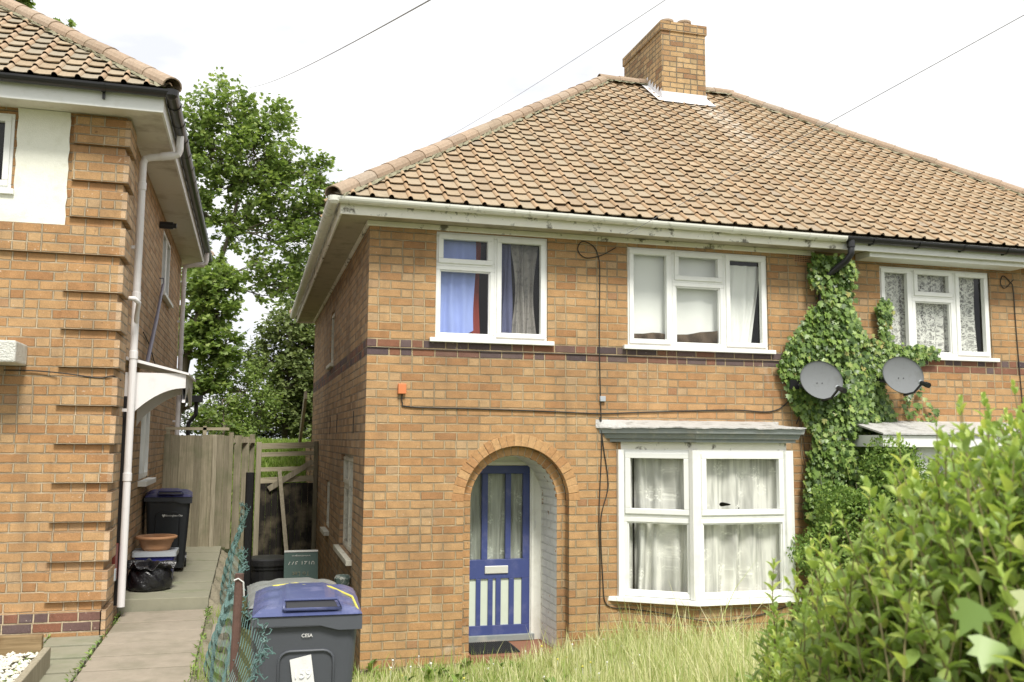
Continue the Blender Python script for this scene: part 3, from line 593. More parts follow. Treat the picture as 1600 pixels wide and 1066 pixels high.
# arch rings: real voussoirs
def ring(r0, r1, y0, y1, n, name, lo=0.0, hi=math.pi, parent=H):
    mb = MB()
    for k in range(n):
        a0 = lo+(hi-lo)*(k+.055)/n; a1 = lo+(hi-lo)*(k+.945)/n; ro = r1+random.gauss(0, .004); yy = y0+random.gauss(0, .0015)
        mb.add([(CX+r*math.cos(a), y, CZ+r*math.sin(a)) for y in (yy, y1) for r, a in ((r0, a0), (ro, a0), (ro, a1), (r0, a1))],
               [(0, 1, 2, 3), (7, 6, 5, 4), (0, 4, 5, 1), (1, 5, 6, 2), (2, 6, 7, 3), (3, 7, 4, 0)])
    o = mb.build(name, 'voussoir', parent, bevel=.003)
    m2 = MB()
    for k in range(40):
        a0 = lo+(hi-lo)*k/40; a1 = lo+(hi-lo)*(k+1)/40
        q = [(CX+r*math.cos(a), y, CZ+r*math.sin(a)) for y in (y0+.005, y1-.004) for r, a in ((r0+.004, a0), (r1+.004, a0), (r1+.004, a1), (r0+.004, a1))]
        m2.add(q, [(0, 1, 2, 3), (0, 3, 7, 4)])
    m2.build('arch_mortar', 'mortar', o); return o
ring(R1, .665, -.004, .10, 25, 'door_arch')
ring(R2, R1-.004, .105, .16, 21, 'inner_arch')
# painted porch: barrel and reveal back to the door
mb = MB(); YD = .66
prof = [(CX-R2, -.3)]+[(CX+R2*math.cos(math.pi*(1-k/24)), CZ+R2*math.sin(math.pi*(1-k/24))) for k in range(25)]+[(CX+R2, -.3)]
for a, b in zip(prof, prof[1:]):
    mb.add([(a[0], .112, a[1]), (b[0], .112, b[1]), (b[0], YD, b[1]), (a[0], YD, a[1])], [(0, 1, 2, 3)])
mb.build('porch_wall', 'brick_white', H, uv=True)
mb = MB(); mb.box(CX-R2, CX+R2, .02, YD+.05, -.3, .055); mb.box(CX-R1-.02, CX+R1+.02, -.30, .02, -.3, -.03); mb.build('porch_floor', 'tilefloor', H, bevel=.004)
mb = MB(); X0, X1 = 1.07, 1.86; ZT = 1.885   # frame and lintel board
mb.box(X1+.002, CX+R2+.1, YD-.01, YD+.06, .055, 2.1); mb.box(X0-.10, X0-.002, YD-.01, YD+.06, .055, 2.1); mb.box(X0-.002, X1+.002, YD-.01, YD+.06, ZT+.004, 2.1)
mb.box(X1+.012, X1+.045, YD-.03, YD-.01, .055, ZT+.045); mb.box(X0, X1+.045, YD-.03, YD-.01, ZT+.012, ZT+.045)
fr = mb.build('door_frame', 'whitepaint', H, bevel=.004)
mb = MB(); mb.box(1.905, 1.925, YD-.022, YD-.012, 1.22, 1.30); mb.build('doorbell', 'steel', fr)
dr = MB(); y0, y1 = YD-.005, YD+.04
for a, b in ((X0, 1.165), (1.33, 1.395), (1.59, 1.65), (1.785, X1)): dr.box(a, b, y0, y1, .90, 1.80)
dr.box(X0, X1, y0, y1, 1.80, ZT); dr.box(X0, X1, y0, y1, .70, .90); dr.box(X0, X1, y0, y1, .09, .22)
for a, b in ((X0, 1.165), (1.275, 1.325), (1.405, 1.457), (1.49, 1.545), (1.633, 1.69), (1.775, X1)): dr.box(a, b, y0, y1, .22, .70)
door = dr.build('front_door', 'bluepaint', H, bevel=.004, label='blue door with long lace-backed panes and striped lower panel')
mb = MB()
for a, b in ((1.165, 1.33), (1.395, 1.59), (1.65, 1.785)): mb.box(a-.002, b+.002, YD+.012, YD+.018, .89, 1.81)
mb.build('door_glass', 'glass', door)
mb = MB(); mb.box(X0+.05, X1-.05, YD+.014, YD+.022, .20, .72); mb.build('lower_panel', 'frosted', door)
mb = MB(); mb.box(X0-.01, X1+.045, YD-.05, YD-.008, .06, .125); mb.build('weather_board', 'cornice', door, bevel=.006)
mb = MB(); mb.box(1.365, 1.62, YD-.02, YD-.006, .755, .835); mb.build('letter_plate', 'steel', door, bevel=.005)
mb = MB(); mb.lathe((0, 0, 0), [(.0, .035), (.018, .032), (.026, .018), (.022, .006), (.012, 0), (.010, -.02)], 16)
k = mb.build('door_knob', 'brass', door, smooth=True); k.rotation_euler = (R(90), 0, 0); k.location = (1.12, YD-.03, .80)
room(H, FF, X0+.03, X1-.03, .1, 1.86, YD+.06, 1.2)
tag(curtain('door_curtain', 'pale lace curtain hanging behind the tall panes of the blue front door', 'curtain', FF, 1.12, 1.83, .86, 1.84, -YD-.07, 'lace_d', 7, .018, seed=4))
mb = MB(); mb.box(1.10, 1.60, .10, .56, .057, .072)
for k in range(22): mb.box(1.11+k*.022, 1.122+k*.022, .105, .555, .072, .078)
tag(mb.build('doormat', 'mat'), 'black ribbed rubber doormat on the step below the blue door', 'doormat')

# upper windows
f = window(H, FF, *W1, [(W1[0], 1.278, W1[2], 3.905, 0), (W1[0], 1.278, 3.905, W1[3], 1), (1.278, W1[1], W1[2], W1[3], 1)], label='two-light white window with blue cloth behind it')
f = window(H, FF, *W2, [(W2[0], 3.263, W2[2], W2[3], 1), (3.263, 3.877, W2[2], 3.87, 0), (3.263, 3.877, 3.87, W2[3], 1), (3.877, W2[1], W2[2], W2[3], 1)], label='three-light white window with white sheets behind it')
f = window(H, FF, *W3, [(W3[0], 6.32, W3[2], W3[3], 1), (6.32, 6.90, W3[2], 3.85, 0), (6.32, 6.90, 3.85, W3[3], 1), (6.90, W3[1], W3[2], W3[3], 1)], label='three-light white window with patterned net beside the ivy')
window(H, FF, *W4, [(W4[0], 8.98, W4[2], W4[3], 1), (8.98, W4[1], W4[2], W4[3], 1)], label='two-light white window at the far right')
for q in (W1, W2, W3, W4): room(H, FF, *q, .12)
# side windows, old painted timber
window(H, FS, *SA, [(SA[0], -1.72, SA[2], 1.62, 0), (SA[0], -1.72, 1.62, SA[3], 1), (-1.72, SA[1], SA[2], SA[3], 1)], frame='peeling', sill=(.07, .06, .06), d0=-.045, label='peeling cream window nearest the street')
window(H, FS, *SB, [(SB[0], SB[1], SB[2], SB[3], 1)], frame='peeling', sill=(.06, .07, .06), d0=-.03, label='small peeling window low on the side wall')
window(H, FS, *SC, [(SC[0], SC[1], SC[2], SC[3], 1)], frame='peeling', sill=(.05, .05, .05), d0=-.03, label='small upper side window')
for q in (SA, SB, SC): room(H, FS, *q, .10, .8)
for yy, z in ((1.05, 2.22), (3.05, 2.24), (4.1, 2.22)): m = MB(); m.box(-.004, .01, yy, yy+.07, z, z+.24); m.build('vent_slot', 'under', H)

# ---- bay window (canted) built twice, mirrored
def bay(mirror):
    mx = (lambda x: 2*PX-x) if mirror else (lambda x: x)
    pts = [(2.63, 0), (3.27, -.45), (4.33, -.45), (4.355, 0)]
    if mirror: pts = [(mx(x), y) for x, y in reversed(pts)]
    b = MB(); zs, zh = .59, 2.07
    for (p, q) in zip(pts, pts[1:]): b.add([(p[0], p[1], -.5), (q[0], q[1], -.5), (q[0], q[1], zs-.01), (p[0], p[1], zs-.01)], [(0, 1, 2, 3)])
    b.add([(x, y, zs-.012) for x, y in pts], [(0, 1, 2, 3)])
    b.build('bay_wall', 'brick', H, uv=True)
    fs_ = []
    for i, (p, q) in enumerate(zip(pts, pts[1:])):
        O = Vector((p[0], p[1], 0)); T = Vector((q[0]-p[0], q[1]-p[1], 0)); L = T.length; T.normalize(); N = Vector((T.y, -T.x, 0)); F = frame_fn(O, T, N)
        zt = 1.385
        if L < .6:
            sb = MB(); sb.fbox(F, .02, L-.003, zs, zh, -.05, -.005); sb.build('bay_side', 'upvc', H); continue
        nm = 'front window of the bay' if i == 1 else ('angled left window of the bay' if i == 0 else 'angled right window of the bay')
        f = window(H, F, .0, L, zs, zh, [(.03, L-.03, zs, zt, 0), (.03, L-.03, zt, zh, 1)], sill=None, d0=.0, label=nm, fw=.05, sw=.055); fs_.append((F, L, f))
    def off(d):   # offset polyline of the bay
        out = []
        for i, p in enumerate(pts):
            ns = []
            for j in (i-1, i):
                if 0 <= j < 3:
                    a, c = pts[j], pts[j+1]; t = Vector((c[0]-a[0], c[1]-a[1])).normalized(); ns.append(Vector((t.y, -t.x)))
            n = sum(ns, Vector((0, 0)))/len(ns); n = n/(n.length**2) if n.length else n
            if i in (0, 3): q = Vector(p)+ns[0]*d; t = Vector((pts[1][0]-pts[0][0], pts[1][1]-pts[0][1])) if i == 0 else Vector((pts[2][0]-pts[3][0], pts[2][1]-pts[3][1])); q = q-t*(q.y/t.y)
            else: q = Vector(p)+n*d
            out.append((q.x, q.y))
        return out
    def band(mb, d0, d1, z0, z1, dz=None):    # d0 bottom offset, d1 top offset
        A, B = off(d0), off(d1); I = off(-.06)
        for j in range(3):
            mb.add([(A[j][0], A[j][1], z0), (A[j+1][0], A[j+1][1], z0), (B[j+1][0], B[j+1][1], z1), (B[j][0], B[j][1], z1), (I[j][0], I[j][1], z0), (I[j+1][0], I[j+1][1], z0), (I[j+1][0], I[j+1][1], z1), (I[j][0], I[j][1], z1)],
                   [(0, 1, 2, 3), (4, 5, 1, 0), (3, 2, 6, 7)])
    for j in (1, 2): m = MB(); m.lathe((pts[j][0], pts[j][1]+.015, 0), [(.062, zs), (.062, zh)], 8); m.build('bay_post', 'upvc', H)
    for j in ((3,) if mirror else (0,)): m = MB(); m.box(pts[j][0]-.03, pts[j][0]+.03, -.05, .0, zs, zh); m.build('bay_post', 'upvc', H)
    m = MB(); band(m, .075, .07, zs-.05, zs-.004); m.build('bay_sill', 'upvc', H, bevel=.004)
    if not mirror:
        m = MB(); band(m, -.01, -.01, zh-.002, 2.165); m.build('bay_header', 'oldpaint', H)
        m = MB(); band(m, .06, .062, 2.150, 2.182); band(m, .085, .10, 2.184, 2.236); band(m, .125, .135, 2.238, 2.292); m.build('bay_cornice', 'cornice', H)
        top = off(.150); m = MB()
        def crinkle(x): return .003*math.sin(x*17)+.003*math.sin(x*41+1)+.003*math.sin(x*9)
        T_ = []; n = 40
        # lead sheet falling from the wall to the cornice edge
        def edge(u):
            L = [Vector((a[0], a[1])) for a in top]; ls = [(L[i+1]-L[i]).length for i in range(3)]; t = u*sum(ls)
            for i in range(3):
                if t <= ls[i] or i == 2: return L[i]+(L[i+1]-L[i])*min(1, t/ls[i])
                t -= ls[i]
        def fn(u, v):
            e = edge(u); wx = top[0][0]+(top[3][0]-top[0][0])*u; x = wx+(e.x-wx)*v; y = 0+(e.y)*v
            return (x, y-.002, 2.378-.076*v+crinkle(x)*(.3+v)*.8)
        m.grid(fn, 60, 8); m.grid(lambda u, v: (edge(u).x, edge(u).y-.004, 2.302+crinkle(edge(u).x)*1.04-.012*v), 60, 1)
        m.build('bay_roof', 'leadroof', H, smooth=True)
    else:
        m = MB(); band(m, -.01, -.01, zh-.002, 2.12); m.build('bay_header', 'upvc', H)
        m = MB(); x0, x1 = 5.37, 7.65; m.box(x0, x1, -.62, -.59, 2.115, 2.24); m.box(x0, x0+.03, -.59, -.004, 2.115, 2.24); m.box(x0+.03, x1, -.59, -.004, 2.115, 2.135); m.build('canopy_fascia', 'upvc', H, bevel=.004)
        m = MB(); m.add([(x0-.02, -.65, 2.245), (x1, -.65, 2.245), (x1, -.002, 2.39), (x0-.02, -.002, 2.39), (x0-.02, -.65, 2.262), (x1, -.65, 2.262), (x1, -.002, 2.41), (x0-.02, -.002, 2.41)], [(0, 3, 2, 1), (4, 5, 6, 7), (0, 1, 5, 4), (1, 2, 6, 5), (3, 0, 4, 7)]); m.build('canopy_roof', 'leadroof', H)
    # dark interior behind the three panes
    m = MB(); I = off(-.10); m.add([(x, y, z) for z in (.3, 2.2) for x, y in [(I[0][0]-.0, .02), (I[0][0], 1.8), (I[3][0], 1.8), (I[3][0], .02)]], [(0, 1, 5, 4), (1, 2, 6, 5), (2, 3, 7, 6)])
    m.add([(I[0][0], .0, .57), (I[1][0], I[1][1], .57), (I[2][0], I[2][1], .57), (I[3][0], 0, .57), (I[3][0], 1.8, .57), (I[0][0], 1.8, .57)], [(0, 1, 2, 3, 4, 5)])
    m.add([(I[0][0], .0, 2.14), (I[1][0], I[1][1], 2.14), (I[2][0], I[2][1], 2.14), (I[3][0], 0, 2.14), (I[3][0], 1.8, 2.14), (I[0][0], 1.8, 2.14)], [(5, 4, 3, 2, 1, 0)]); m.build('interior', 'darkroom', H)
    return fs_
B1 = bay(False); B2 = bay(True)
for (F, L, f), lab, sd in zip(B1, ('white floral lace curtain behind the angled left pane of the bay window', 'torn white floral lace curtain behind the front pane of the bay window'), (11, 12)):
    curtain('lace_curtain', lab, 'curtain', F, .05, L-.05, .60, 2.05, -.14, 'lace', 4, .036, 'lace curtains of the bay window', seed=sd)
for (F, L, f), lab, sd in zip(B2, ('net curtain in the hedge-covered bay of the right-hand house, front pane', 'net curtain in the hedge-covered bay of the right-hand house, right pane'), (21, 22, 23)):
    curtain('net_curtain', lab, 'curtain', F, .05, L-.05, .60, 2.05, -.13, 'lace_n', 6, .02, 'net curtains of the neighbouring bay', seed=sd)
# upstairs curtains
curtain('blue_curtain', 'pale blue cloth hung crookedly behind the left pane of the upper left window', 'curtain', FF, .70, 1.10, lambda t: 3.20+.0*t+(.07 if t > .72 else 0)*(t-.72)/.28, 4.20, -.14, 'cloth_blue', 3, .016, seed=31)
curtain('red_curtain', 'dark red curtain strip beside the pale blue cloth', 'curtain', FF, .92, 1.17, lambda t: 3.16, 4.22, -.20, 'cloth_red', 2, .012, seed=32)
curtain('slate_curtain', 'slate blue curtain behind the right pane of the upper left window', 'curtain', FF, 1.30, 1.50, 3.18, 4.2, -.15, 'cloth_navy', 3, .02, seed=33)
curtain('grey_curtain', 'grey patterned cloth hanging in folds in the upper left window', 'curtain', FF, 1.50, 1.79, 3.18, 4.2, -.19, 'cloth_grey', 4, .028, seed=34, gather=.25)
curtain('white_sheet', 'white sheet covering the left pane of the upper middle window', 'curtain', FF, 2.76, 3.27, lambda t: 3.27+.01*math.sin(t*9), 4.21, -.13, 'cloth_white', 1.5, .006, seed=35)
curtain('white_sheet', 'white sheet covering the centre panes of the upper middle window', 'curtain', FF, 3.27, 3.90, lambda t: 3.26+.05*t, 4.21, -.15, 'cloth_white', 1.5, .010, seed=36)
curtain('white_sheet', 'white sheet pulled up to the right pane corner of the upper middle window', 'curtain', FF, 3.92, 4.39, 3.18, 4.12, -.14, 'cloth_white', 4, .022, lean=-.10, seed=37, gather=-.1)
for (a, b, n_, lb) in ((2.79, 3.25, 1, 'brown cloth bundled behind the bottom of the left pane, upper middle window'), (3.29, 3.87, 2, 'brown cloth bundled behind the bottom of the centre pane, upper middle window')):
    m = MB(); rr = random.Random(n_); P = [rr.uniform(0, 6) for _ in range(5)]
    m.grid(lambda u, v: (a+(b-a)*u, .085+.05*(1-math.sin(v*1.57))+.014*math.sin(u*16+v*4+P[0])+.006*math.sin(u*37+v*2), 3.17+v*(.135+.075*u*u*(n_ > 1)+.012*math.sin(u*4+P[1])+.004*math.sin(u*13))), 60, 8)
    tag(m.build('brown_cloth', 'cloth_brown', smooth=True), lb, 'cloth', 'brown cloths in the upper middle window')
curtain('net_curtain', 'patterned net curtain across the upper window beside the ivy', 'curtain', FF, 5.90, 7.30, 3.17, 4.19, -.14, 'lace_n', 9, .014, seed=41)
m = MB()
for k in range(44): m.box(5.95, 7.36, .215, .235, 3.20+k*.022, 3.203+k*.022)
tag(m.build('venetian_blind', 'blind'), 'brown slatted blind behind the net curtain of the upper window beside the ivy', 'blind')

# ---- eaves
OV = .30
def eaves(root, x0, x1, y0, y1, ov, zs_, zf, ms, mf, nx=()):
    s_ = MB(); a, b, c, d = x0-ov, x1+ov, y0-ov, y1+ov
    s_.add([(a, c, zs_), (b, c, zs_), (x1, y0, zs_), (x0, y0, zs_)], [(0, 3, 2, 1)]); s_.add([(a, c, zs_), (x0, y0, zs_), (x0, y1, zs_), (a, d, zs_)], [(0, 3, 2, 1)][::1])
    s_.add([(b, c, zs_), (b, d, zs_), (x1, y1, zs_), (x1, y0, zs_)], [(0, 3, 2, 1)]); s_.add([(a, d, zs_), (x0, y1, zs_), (x1, y1, zs_), (b, d, zs_)], [(0, 3, 2, 1)])
    so = s_.build('soffit', ms, root)
    t = .02; f_ = MB(); f_.box(a-t, b+t, c-t, c, zs_-.03, zf); f_.box(a-t, b+t, d, d+t, zs_-.03, zf); f_.box(a-t, a, c, d, zs_-.03, zf); f_.box(b, b+t, c, d, zs_-.03, zf); f_.build('fascia', mf, root, bevel=.003)
    return so
eaves(H, 0, W_, 0, D_, OV, ZW, 4.45, 'soffit', 'oldpaint')
m = MB(); m.box(-.03, 5.0, -.03, -.002, ZW-.055, ZW-.002); m.box(-.03, -.002, -.002, D_, ZW-.055, ZW-.002); m.build('eaves_moulding', 'oldpaint', H, bevel=.006)
m = MB(); m.box(5.55, 7.72, -.26, -.004, ZW-.075, ZW-.004); m.box(5.16, 10.56, -.3225, -.3205, ZW-.03, 4.45); m.build('white_eaves_board', 'upvc', H, bevel=.004)
GZ = 4.425
m = MB(); gutter(m, (-.385, -.385, GZ), (5.15, -.385, GZ-.02)); m.build('gutter', 'gutter_w', H, smooth=False, label='cream half-round gutter on the left half')
m = MB(); gutter(m, (-.385, D_+.35, GZ-.02), (-.385, -.385, GZ)); m.lathe((-.385, -.385, GZ-.075), [(0, 0), (.03, .004), (.055, .03), (.062, .075)], 16); m.build('gutter', 'gutter_w', H, label='cream gutter along the side wall')
for k in range(6): m = MB(); gutter_clip(m, (.1+k*.92, -.385, GZ-.001-.0036*k), (1, 0, 0)); m.build('gutter_clip', 'gutter_w', H)
for k in range(8): m = MB(); gutter_clip(m, (-.385, .2+k*1.05, GZ-.002*k), (0, 1, 0)); m.build('gutter_clip', 'gutter_w', H)
m = MB(); gutter(m, (5.15, -.385, GZ-.02), (10.65, -.385, GZ-.03)); gutter(m, (10.65, -.385, GZ-.03), (10.65, D_+.35, GZ-.03)); m.build('gutter', 'black', H, label='black gutter on the right half')
for k in range(9): m = MB(); x = 5.5+k*.60; gutter_clip(m, (x, -.385, GZ-.022), (1, 0, 0), .064, .03); m.box(x-.012, x+.012, -.345, -.3225, GZ-.085, GZ-.03); m.build('gutter_bracket', 'black', H)
m = MB(); m.tube([(5.22, -.385, GZ-.06), (5.22, -.385, GZ-.2), (5.2, -.33, GZ-.27), (5.08, -.12, GZ-.42), (5.04, -.075, GZ-.50), (5.04, -.075, 2.4), (5.04, -.075, 0)], .036, 12); m.lathe((5.22, -.385, GZ-.13), [(.045, 0), (.045, .08)], 12); m.build('downpipe', 'black', H, smooth=True)
m = MB(); m.box(4.75, 4.93, -.004, .01, 4.175, 4.265, 0)
for i in range(8):
    for j in range(4): m.box(4.758+i*.0215, 4.771+i*.0215, -.006, -.0035, 4.182+j*.021, 4.194+j*.021, 1)
m.build('air_brick', ['terracotta', 'under'], H)
m = MB(); m.tube([(-.09, .92, .62), (-.09, .92, .30), (-.09, .92, -.2)], .042, 12); m.lathe((-.09, .92, .60), [(.04, 0), (.075, .03), (.085, .12), (.07, .15), (0, .16)], 10); m.build('waste_pipe', 'greenpipe', H, smooth=False, label='stub of flaking green pipe by the corner')
# lean-to roof at the rear
m = MB(); m.box(-.02, .25, 8.09, 9.6, -.2, 2.1); m.build('rear_extension_wall', 'brick_side', H, uv=True)
m = MB(); m.bar((-.12, 8.2, 2.95), (-.12, 9.9, 2.05), .05, .16); m.build('lean_to_roof', 'timber', H)

# roof of the pair
zr = hip_roof(H, -.37, W_+.37, -.37, D_+.37, 4.44, .745, ['tile', 'tile_roll'])
# chimney
cx0, cx1, cy0, cy1 = 4.765, 5.50, 3.45, 4.92
m = MB()
def box_sides(m, x0, x1, y0, y1, z0, z1, top=True):
    m.add([(x0, y0, z0), (x1, y0, z0), (x1, y1, z0), (x0, y1, z0), (x0, y0, z1), (x1, y0, z1), (x1, y1, z1), (x0, y1, z1)], [(0, 1, 5, 4), (1, 2, 6, 5), (2, 3, 7, 6), (3, 0, 4, 7), (4, 5, 6, 7), (3, 2, 1, 0)])
box_sides(m, cx0, cx1, cy0, cy1, 6.9, 8.41); box_sides(m, cx0-.022, cx1+.022, cy0-.022, cy1+.022, 8.41, 8.555)
ch = m.build('chimney', 'brick_chimney', H, uv=True)
m = MB(); m.lathe((0, 0, 0), [(0, 0)]); m = MB(); m.add([(cx0, cy0, 8.557), (cx1, cy0, 8.557), (cx1, cy1, 8.557), (cx0, cy1, 8.557), (cx0+.15, cy0+.2, 8.62), (cx1-.15, cy0+.2, 8.62), (cx1-.15, cy1-.2, 8.62), (cx0+.15, cy1-.2, 8.62)], [(0, 1, 5, 4), (1, 2, 6, 5), (2, 3, 7, 6), (3, 0, 4, 7), (4, 5, 6, 7)]); m.build('chimney_cap', 'mortar', ch)
for (x, y) in ((4.98, 3.72), (5.26, 3.68), (4.98, 4.6), (5.26, 4.6)):
    m = MB(); m.lathe((x, y, 8.56), [(.10, 0), (.098, .10), (.112, .105), (.112, .135), (.085, .135), (.08, 0)], 20); m.build('chimney_pot', 'hip', ch, smooth=False)
m = MB(); zf = lambda y: 4.44+(y+.37)*.745
m.add([(cx0-.01, cy0-.008, zf(cy0)+.16), (cx1+.01, cy0-.008, zf(cy0)+.16), (cx1+.01, cy0-.012, zf(cy0)+.045), (cx0-.01, cy0-.012, zf(cy0)+.045), (cx0-.05, cy0-.13, zf(cy0-.13)+.055), (cx1+.07, cy0-.13, zf(cy0-.13)+.055)], [(0, 3, 2, 1), (3, 4, 5, 2)])
for sx, x in ((-1, cx0), (1, cx1)):
    n = 6
    for k in range(n):
        ya = cy0+(4.04-cy0)*k/n; yb = cy0+(4.04-cy0)*(k+1)/n
        m.add([(x+sx*.008, ya, zf(ya)+.03), (x+sx*.008, yb, zf(yb)+.03), (x+sx*.008, yb-.01, zf(yb)+.10), (x+sx*.008, ya, zf(ya)+.20)], [(0, 1, 2, 3)])
    m.add([(x+sx*.01, cy0-.12, zf(cy0-.12)+.05), (x+sx*.11, cy0-.12, zf(cy0-.12)+.055), (x+sx*.11, 4.04, zf(4.04)+.055), (x+sx*.01, 4.04, zf(4.04)+.06)], [(0, 1, 2, 3)])
so = m.build('flashing', 'lead', ch); q = so.modifiers.new('s', 'SOLIDIFY'); q.thickness = .004
# wall cables
def cable(name, label, pts, r=.006, mat='cable', parent=None, sub=6, cat='cable'):
    P = [Vector(p) for p in pts]; out = []
    for i in range(len(P)-1):
        a, b, c, d = P[max(i-1, 0)], P[i], P[i+1], P[min(i+2, len(P)-1)]
        for k in range(sub):
            t = k/sub; out.append(.5*((2*b)+(c-a)*t+(2*a-5*b+4*c-d)*t*t+(3*b-a-3*c+d)*t**3))
    out.append(P[-1]); m = MB(); m.tube(out, r, 6, 0, True); o = m.build(name, mat, parent, smooth=True)
    if parent is None: tag(o, label, cat)
    return o
Yw = -.012
cable('wall_cable', 'dark cable dropping down the front wall from a loop under the eaves to the grass', [(2.60, Yw, 4.20), (2.42, Yw, 4.10), (2.25, Yw, 4.07), (2.17, Yw, 4.15), (2.22, Yw, 4.24), (2.34, Yw, 4.20), (2.40, Yw, 4.09), (2.415, Yw, 3.9), (2.41, Yw, 3.2), (2.42, Yw, 2.6), (2.43, Yw, 2.1), (2.40, Yw, 1.4), (2.41, Yw, .8), (2.39, Yw, .0)], .0055)
cable('wall_cable', 'dark cable running level along the front wall from the orange box to the bay', [(.349, -.02, 2.60), (.352, Yw, 2.52), (.43, Yw, 2.475), (1.07, Yw, 2.467), (1.8, Yw, 2.455), (2.38, Yw, 2.44), (2.9, Yw, 2.46), (3.9, Yw, 2.50), (4.4, Yw, 2.49), (4.62, Yw, 2.60), (4.68, Yw, 2.76)], .0065)
cable('wall_cable', 'dark cable looping from the front wall under the bay sill', [(2.41, Yw, 2.40), (2.45, Yw, 2.1), (2.50, Yw, 1.7), (2.42, Yw, 1.35), (2.44, Yw, .75), (2.47, Yw, .52), (2.60, Yw, .46), (2.70, -.06, .46), (3.0, -.275, .44), (3.26, -.462, .40), (3.5, -.465, .37), (3.9, -.465, .41), (4.32, -.462, .50)], .0055)
cable('wall_cable', 'thin dark cable across the dark brick band', [(.0, -.008, 3.052), (1.2, -.01, 3.045), (2.4, -.008, 3.048), (3.6, -.01, 3.04), (4.6, -.008, 3.045)], .0045)
cable('wall_cable', 'dark cable looping down the wall right of the upper window beside the ivy', [(7.75, Yw, 4.13), (7.62, Yw, 4.02), (7.56, Yw, 4.08), (7.60, Yw, 4.17), (7.70, Yw, 4.1), (7.74, Yw, 4.0), (7.76, Yw, 3.4), (7.80, Yw, 2.5)], .0055)
cable('wall_cable', 'short dark cable hanging from the dish bracket on the front wall', [(4.66, -.02, 2.77), (4.74, Yw, 2.62), (4.78, Yw, 2.5), (4.72, Yw, 2.36)], .005)
jb = MB(); jb.box(.305, .385, -.05, -.001, 2.60, 2.70); o = tag(jb.build('junction_box', 'orangebox', bevel=.006), 'small orange cable box high on the front wall near the corner', 'cable box')
jb = MB(); jb.box(2.41, 2.47, -.035, -.001, 2.565, 2.62); tag(jb.build('junction_box', 'boxgrey', bevel=.004), 'small grey cable box above the left end of the bay', 'cable box')

# ================================================================== LEFT HOUSE
LH = thing('brick_house', 'brick house cut off by the left edge, with toothed quoins and white downpipes', 'house', (-2.24, -.3, .53))
LX, LY, LZ0, LZ = -2.24, -.30, .53, 5.02; LD = 6.75
FLf = frame_fn((0, LY, 0), (1, 0, 0), (0, -1, 0)); FLs = frame_fn((LX, 0, 0), (0, -1, 0), (1, 0, 0))
LW = (-4.5, -3.14, 4.29, 4.96)
m = MB(); m.v = []
wall(m, FLf, -12.2, LX, .30, LZ, [LW], .10)
# full-width projecting courses
lz = lambda k: LZ0+BH*(3+4*k)
m.box(-12.2, LX, LY-.042, LY-.0005, lz(9), lz(9)+3*BH); m.box(-12.2, LX+.01, LY-.042, LY-.0005, .40, LZ0+2*BH)
for k in range(13):
    if k != 9: m.box(-2.66 if k > 9 else -2.68, LX+.0005, LY-.042, LY-.0005, lz(k), min(LZ-.004, lz(k)+3*BH))
m.build('front_wall', 'brick_left', LH, uv=True)
m = MB()
def swall(m, F, s0, s1, z0, z1, ops, depth):
    wall(m, F, s0, s1, z0, z1, ops, depth)
FLs = frame_fn((LX, 0, 0), (0, 1, 0), (1, 0, 0))
LSA = (2.05, 3.05, 1.68, 2.55); LSB = (3.55, 4.75, 4.03, 4.88); LDO = (.48, 1.36, .55, 2.55)
wall(m, FLs, LY, LD, .3, LZ, [LSA, LSB, LDO], .10)
for k in range(13): m.box(LX+.0005, LX+.045, LY-.042, LY+.40, lz(k), min(LZ-.004, lz(k)+3*BH))
m.box(LX+.0005, LX+.045, LY-.042, LY+.42, .40, LZ0+2*BH)
m.add([(-12.2, LD, .3), (LX, LD, .3), (LX, LD, LZ), (-12.2, LD, LZ)], [(3, 2, 1, 0)]); m.add([(-12.2, LY, .3), (-12.2, LD, .3), (-12.2, LD, LZ), (-12.2, LY, LZ)], [(3, 2, 1, 0)])
m.build('side_wall', 'brick_left_side', LH, uv=True)
m = MB(); m.grid(lambda u, v: (-3.115+.42*u+.006*math.sin(v*30), LY-.022-.004*math.sin(u*50+v*70), lz(9)+3*BH+.002+(LZ-.006-lz(9)-3*BH)*v), 8, 12); m.box(-3.10, -2.70, LY-.019, LY-.001, lz(9)+3*BH+.004, LZ-.008)
m.box(-12.2, -4.52, LY-.02, LY-.001, lz(9)+3*BH+.004, LZ-.008); m.box(-4.52, -3.10, LY-.02, LY-.001, lz(9)+3*BH+.004, LW[2]-.05); m.build('render_panel', 'render', LH)
window(LH, FLf, *LW, [(LW[0], -3.8, LW[2], LW[3], 1), (-3.8, LW[1], LW[2], LW[3], 1)], sill=(.03, .05, .05), d0=.012, label='white window at the left edge'); room(LH, FLf, *LW, .10, 1.2)
window(LH, FLs, *LSB, [(LSB[0], 4.15, LSB[2], LSB[3], 1), (4.15, LSB[1], LSB[2], LSB[3], 1)], sill=(.05, .06, .05), d0=-.02, label='white upper side window under the eaves'); room(LH, FLs, *LSB, .10, .8)
window(LH, FLs, *LSA, [(LSA[0], 2.55, LSA[2], LSA[3], 1), (2.55, LSA[1], LSA[2], LSA[3], 1)], sill=(.06, .09, .06), d0=-.02, label='white lower side window by the fence'); room(LH, FLs, *LSA, .10, .8)
m = MB(); m.fbox(FLs, LDO[0], LDO[0]+.07, .6, LDO[3], -.09, .03); m.fbox(FLs, LDO[1]-.07, LDO[1], .6, LDO[3], -.09, .0); m.fbox(FLs, LDO[0], LDO[1], LDO[3]-.07, LDO[3], -.09, -.005); df = m.build('door_frame', 'black', LH)
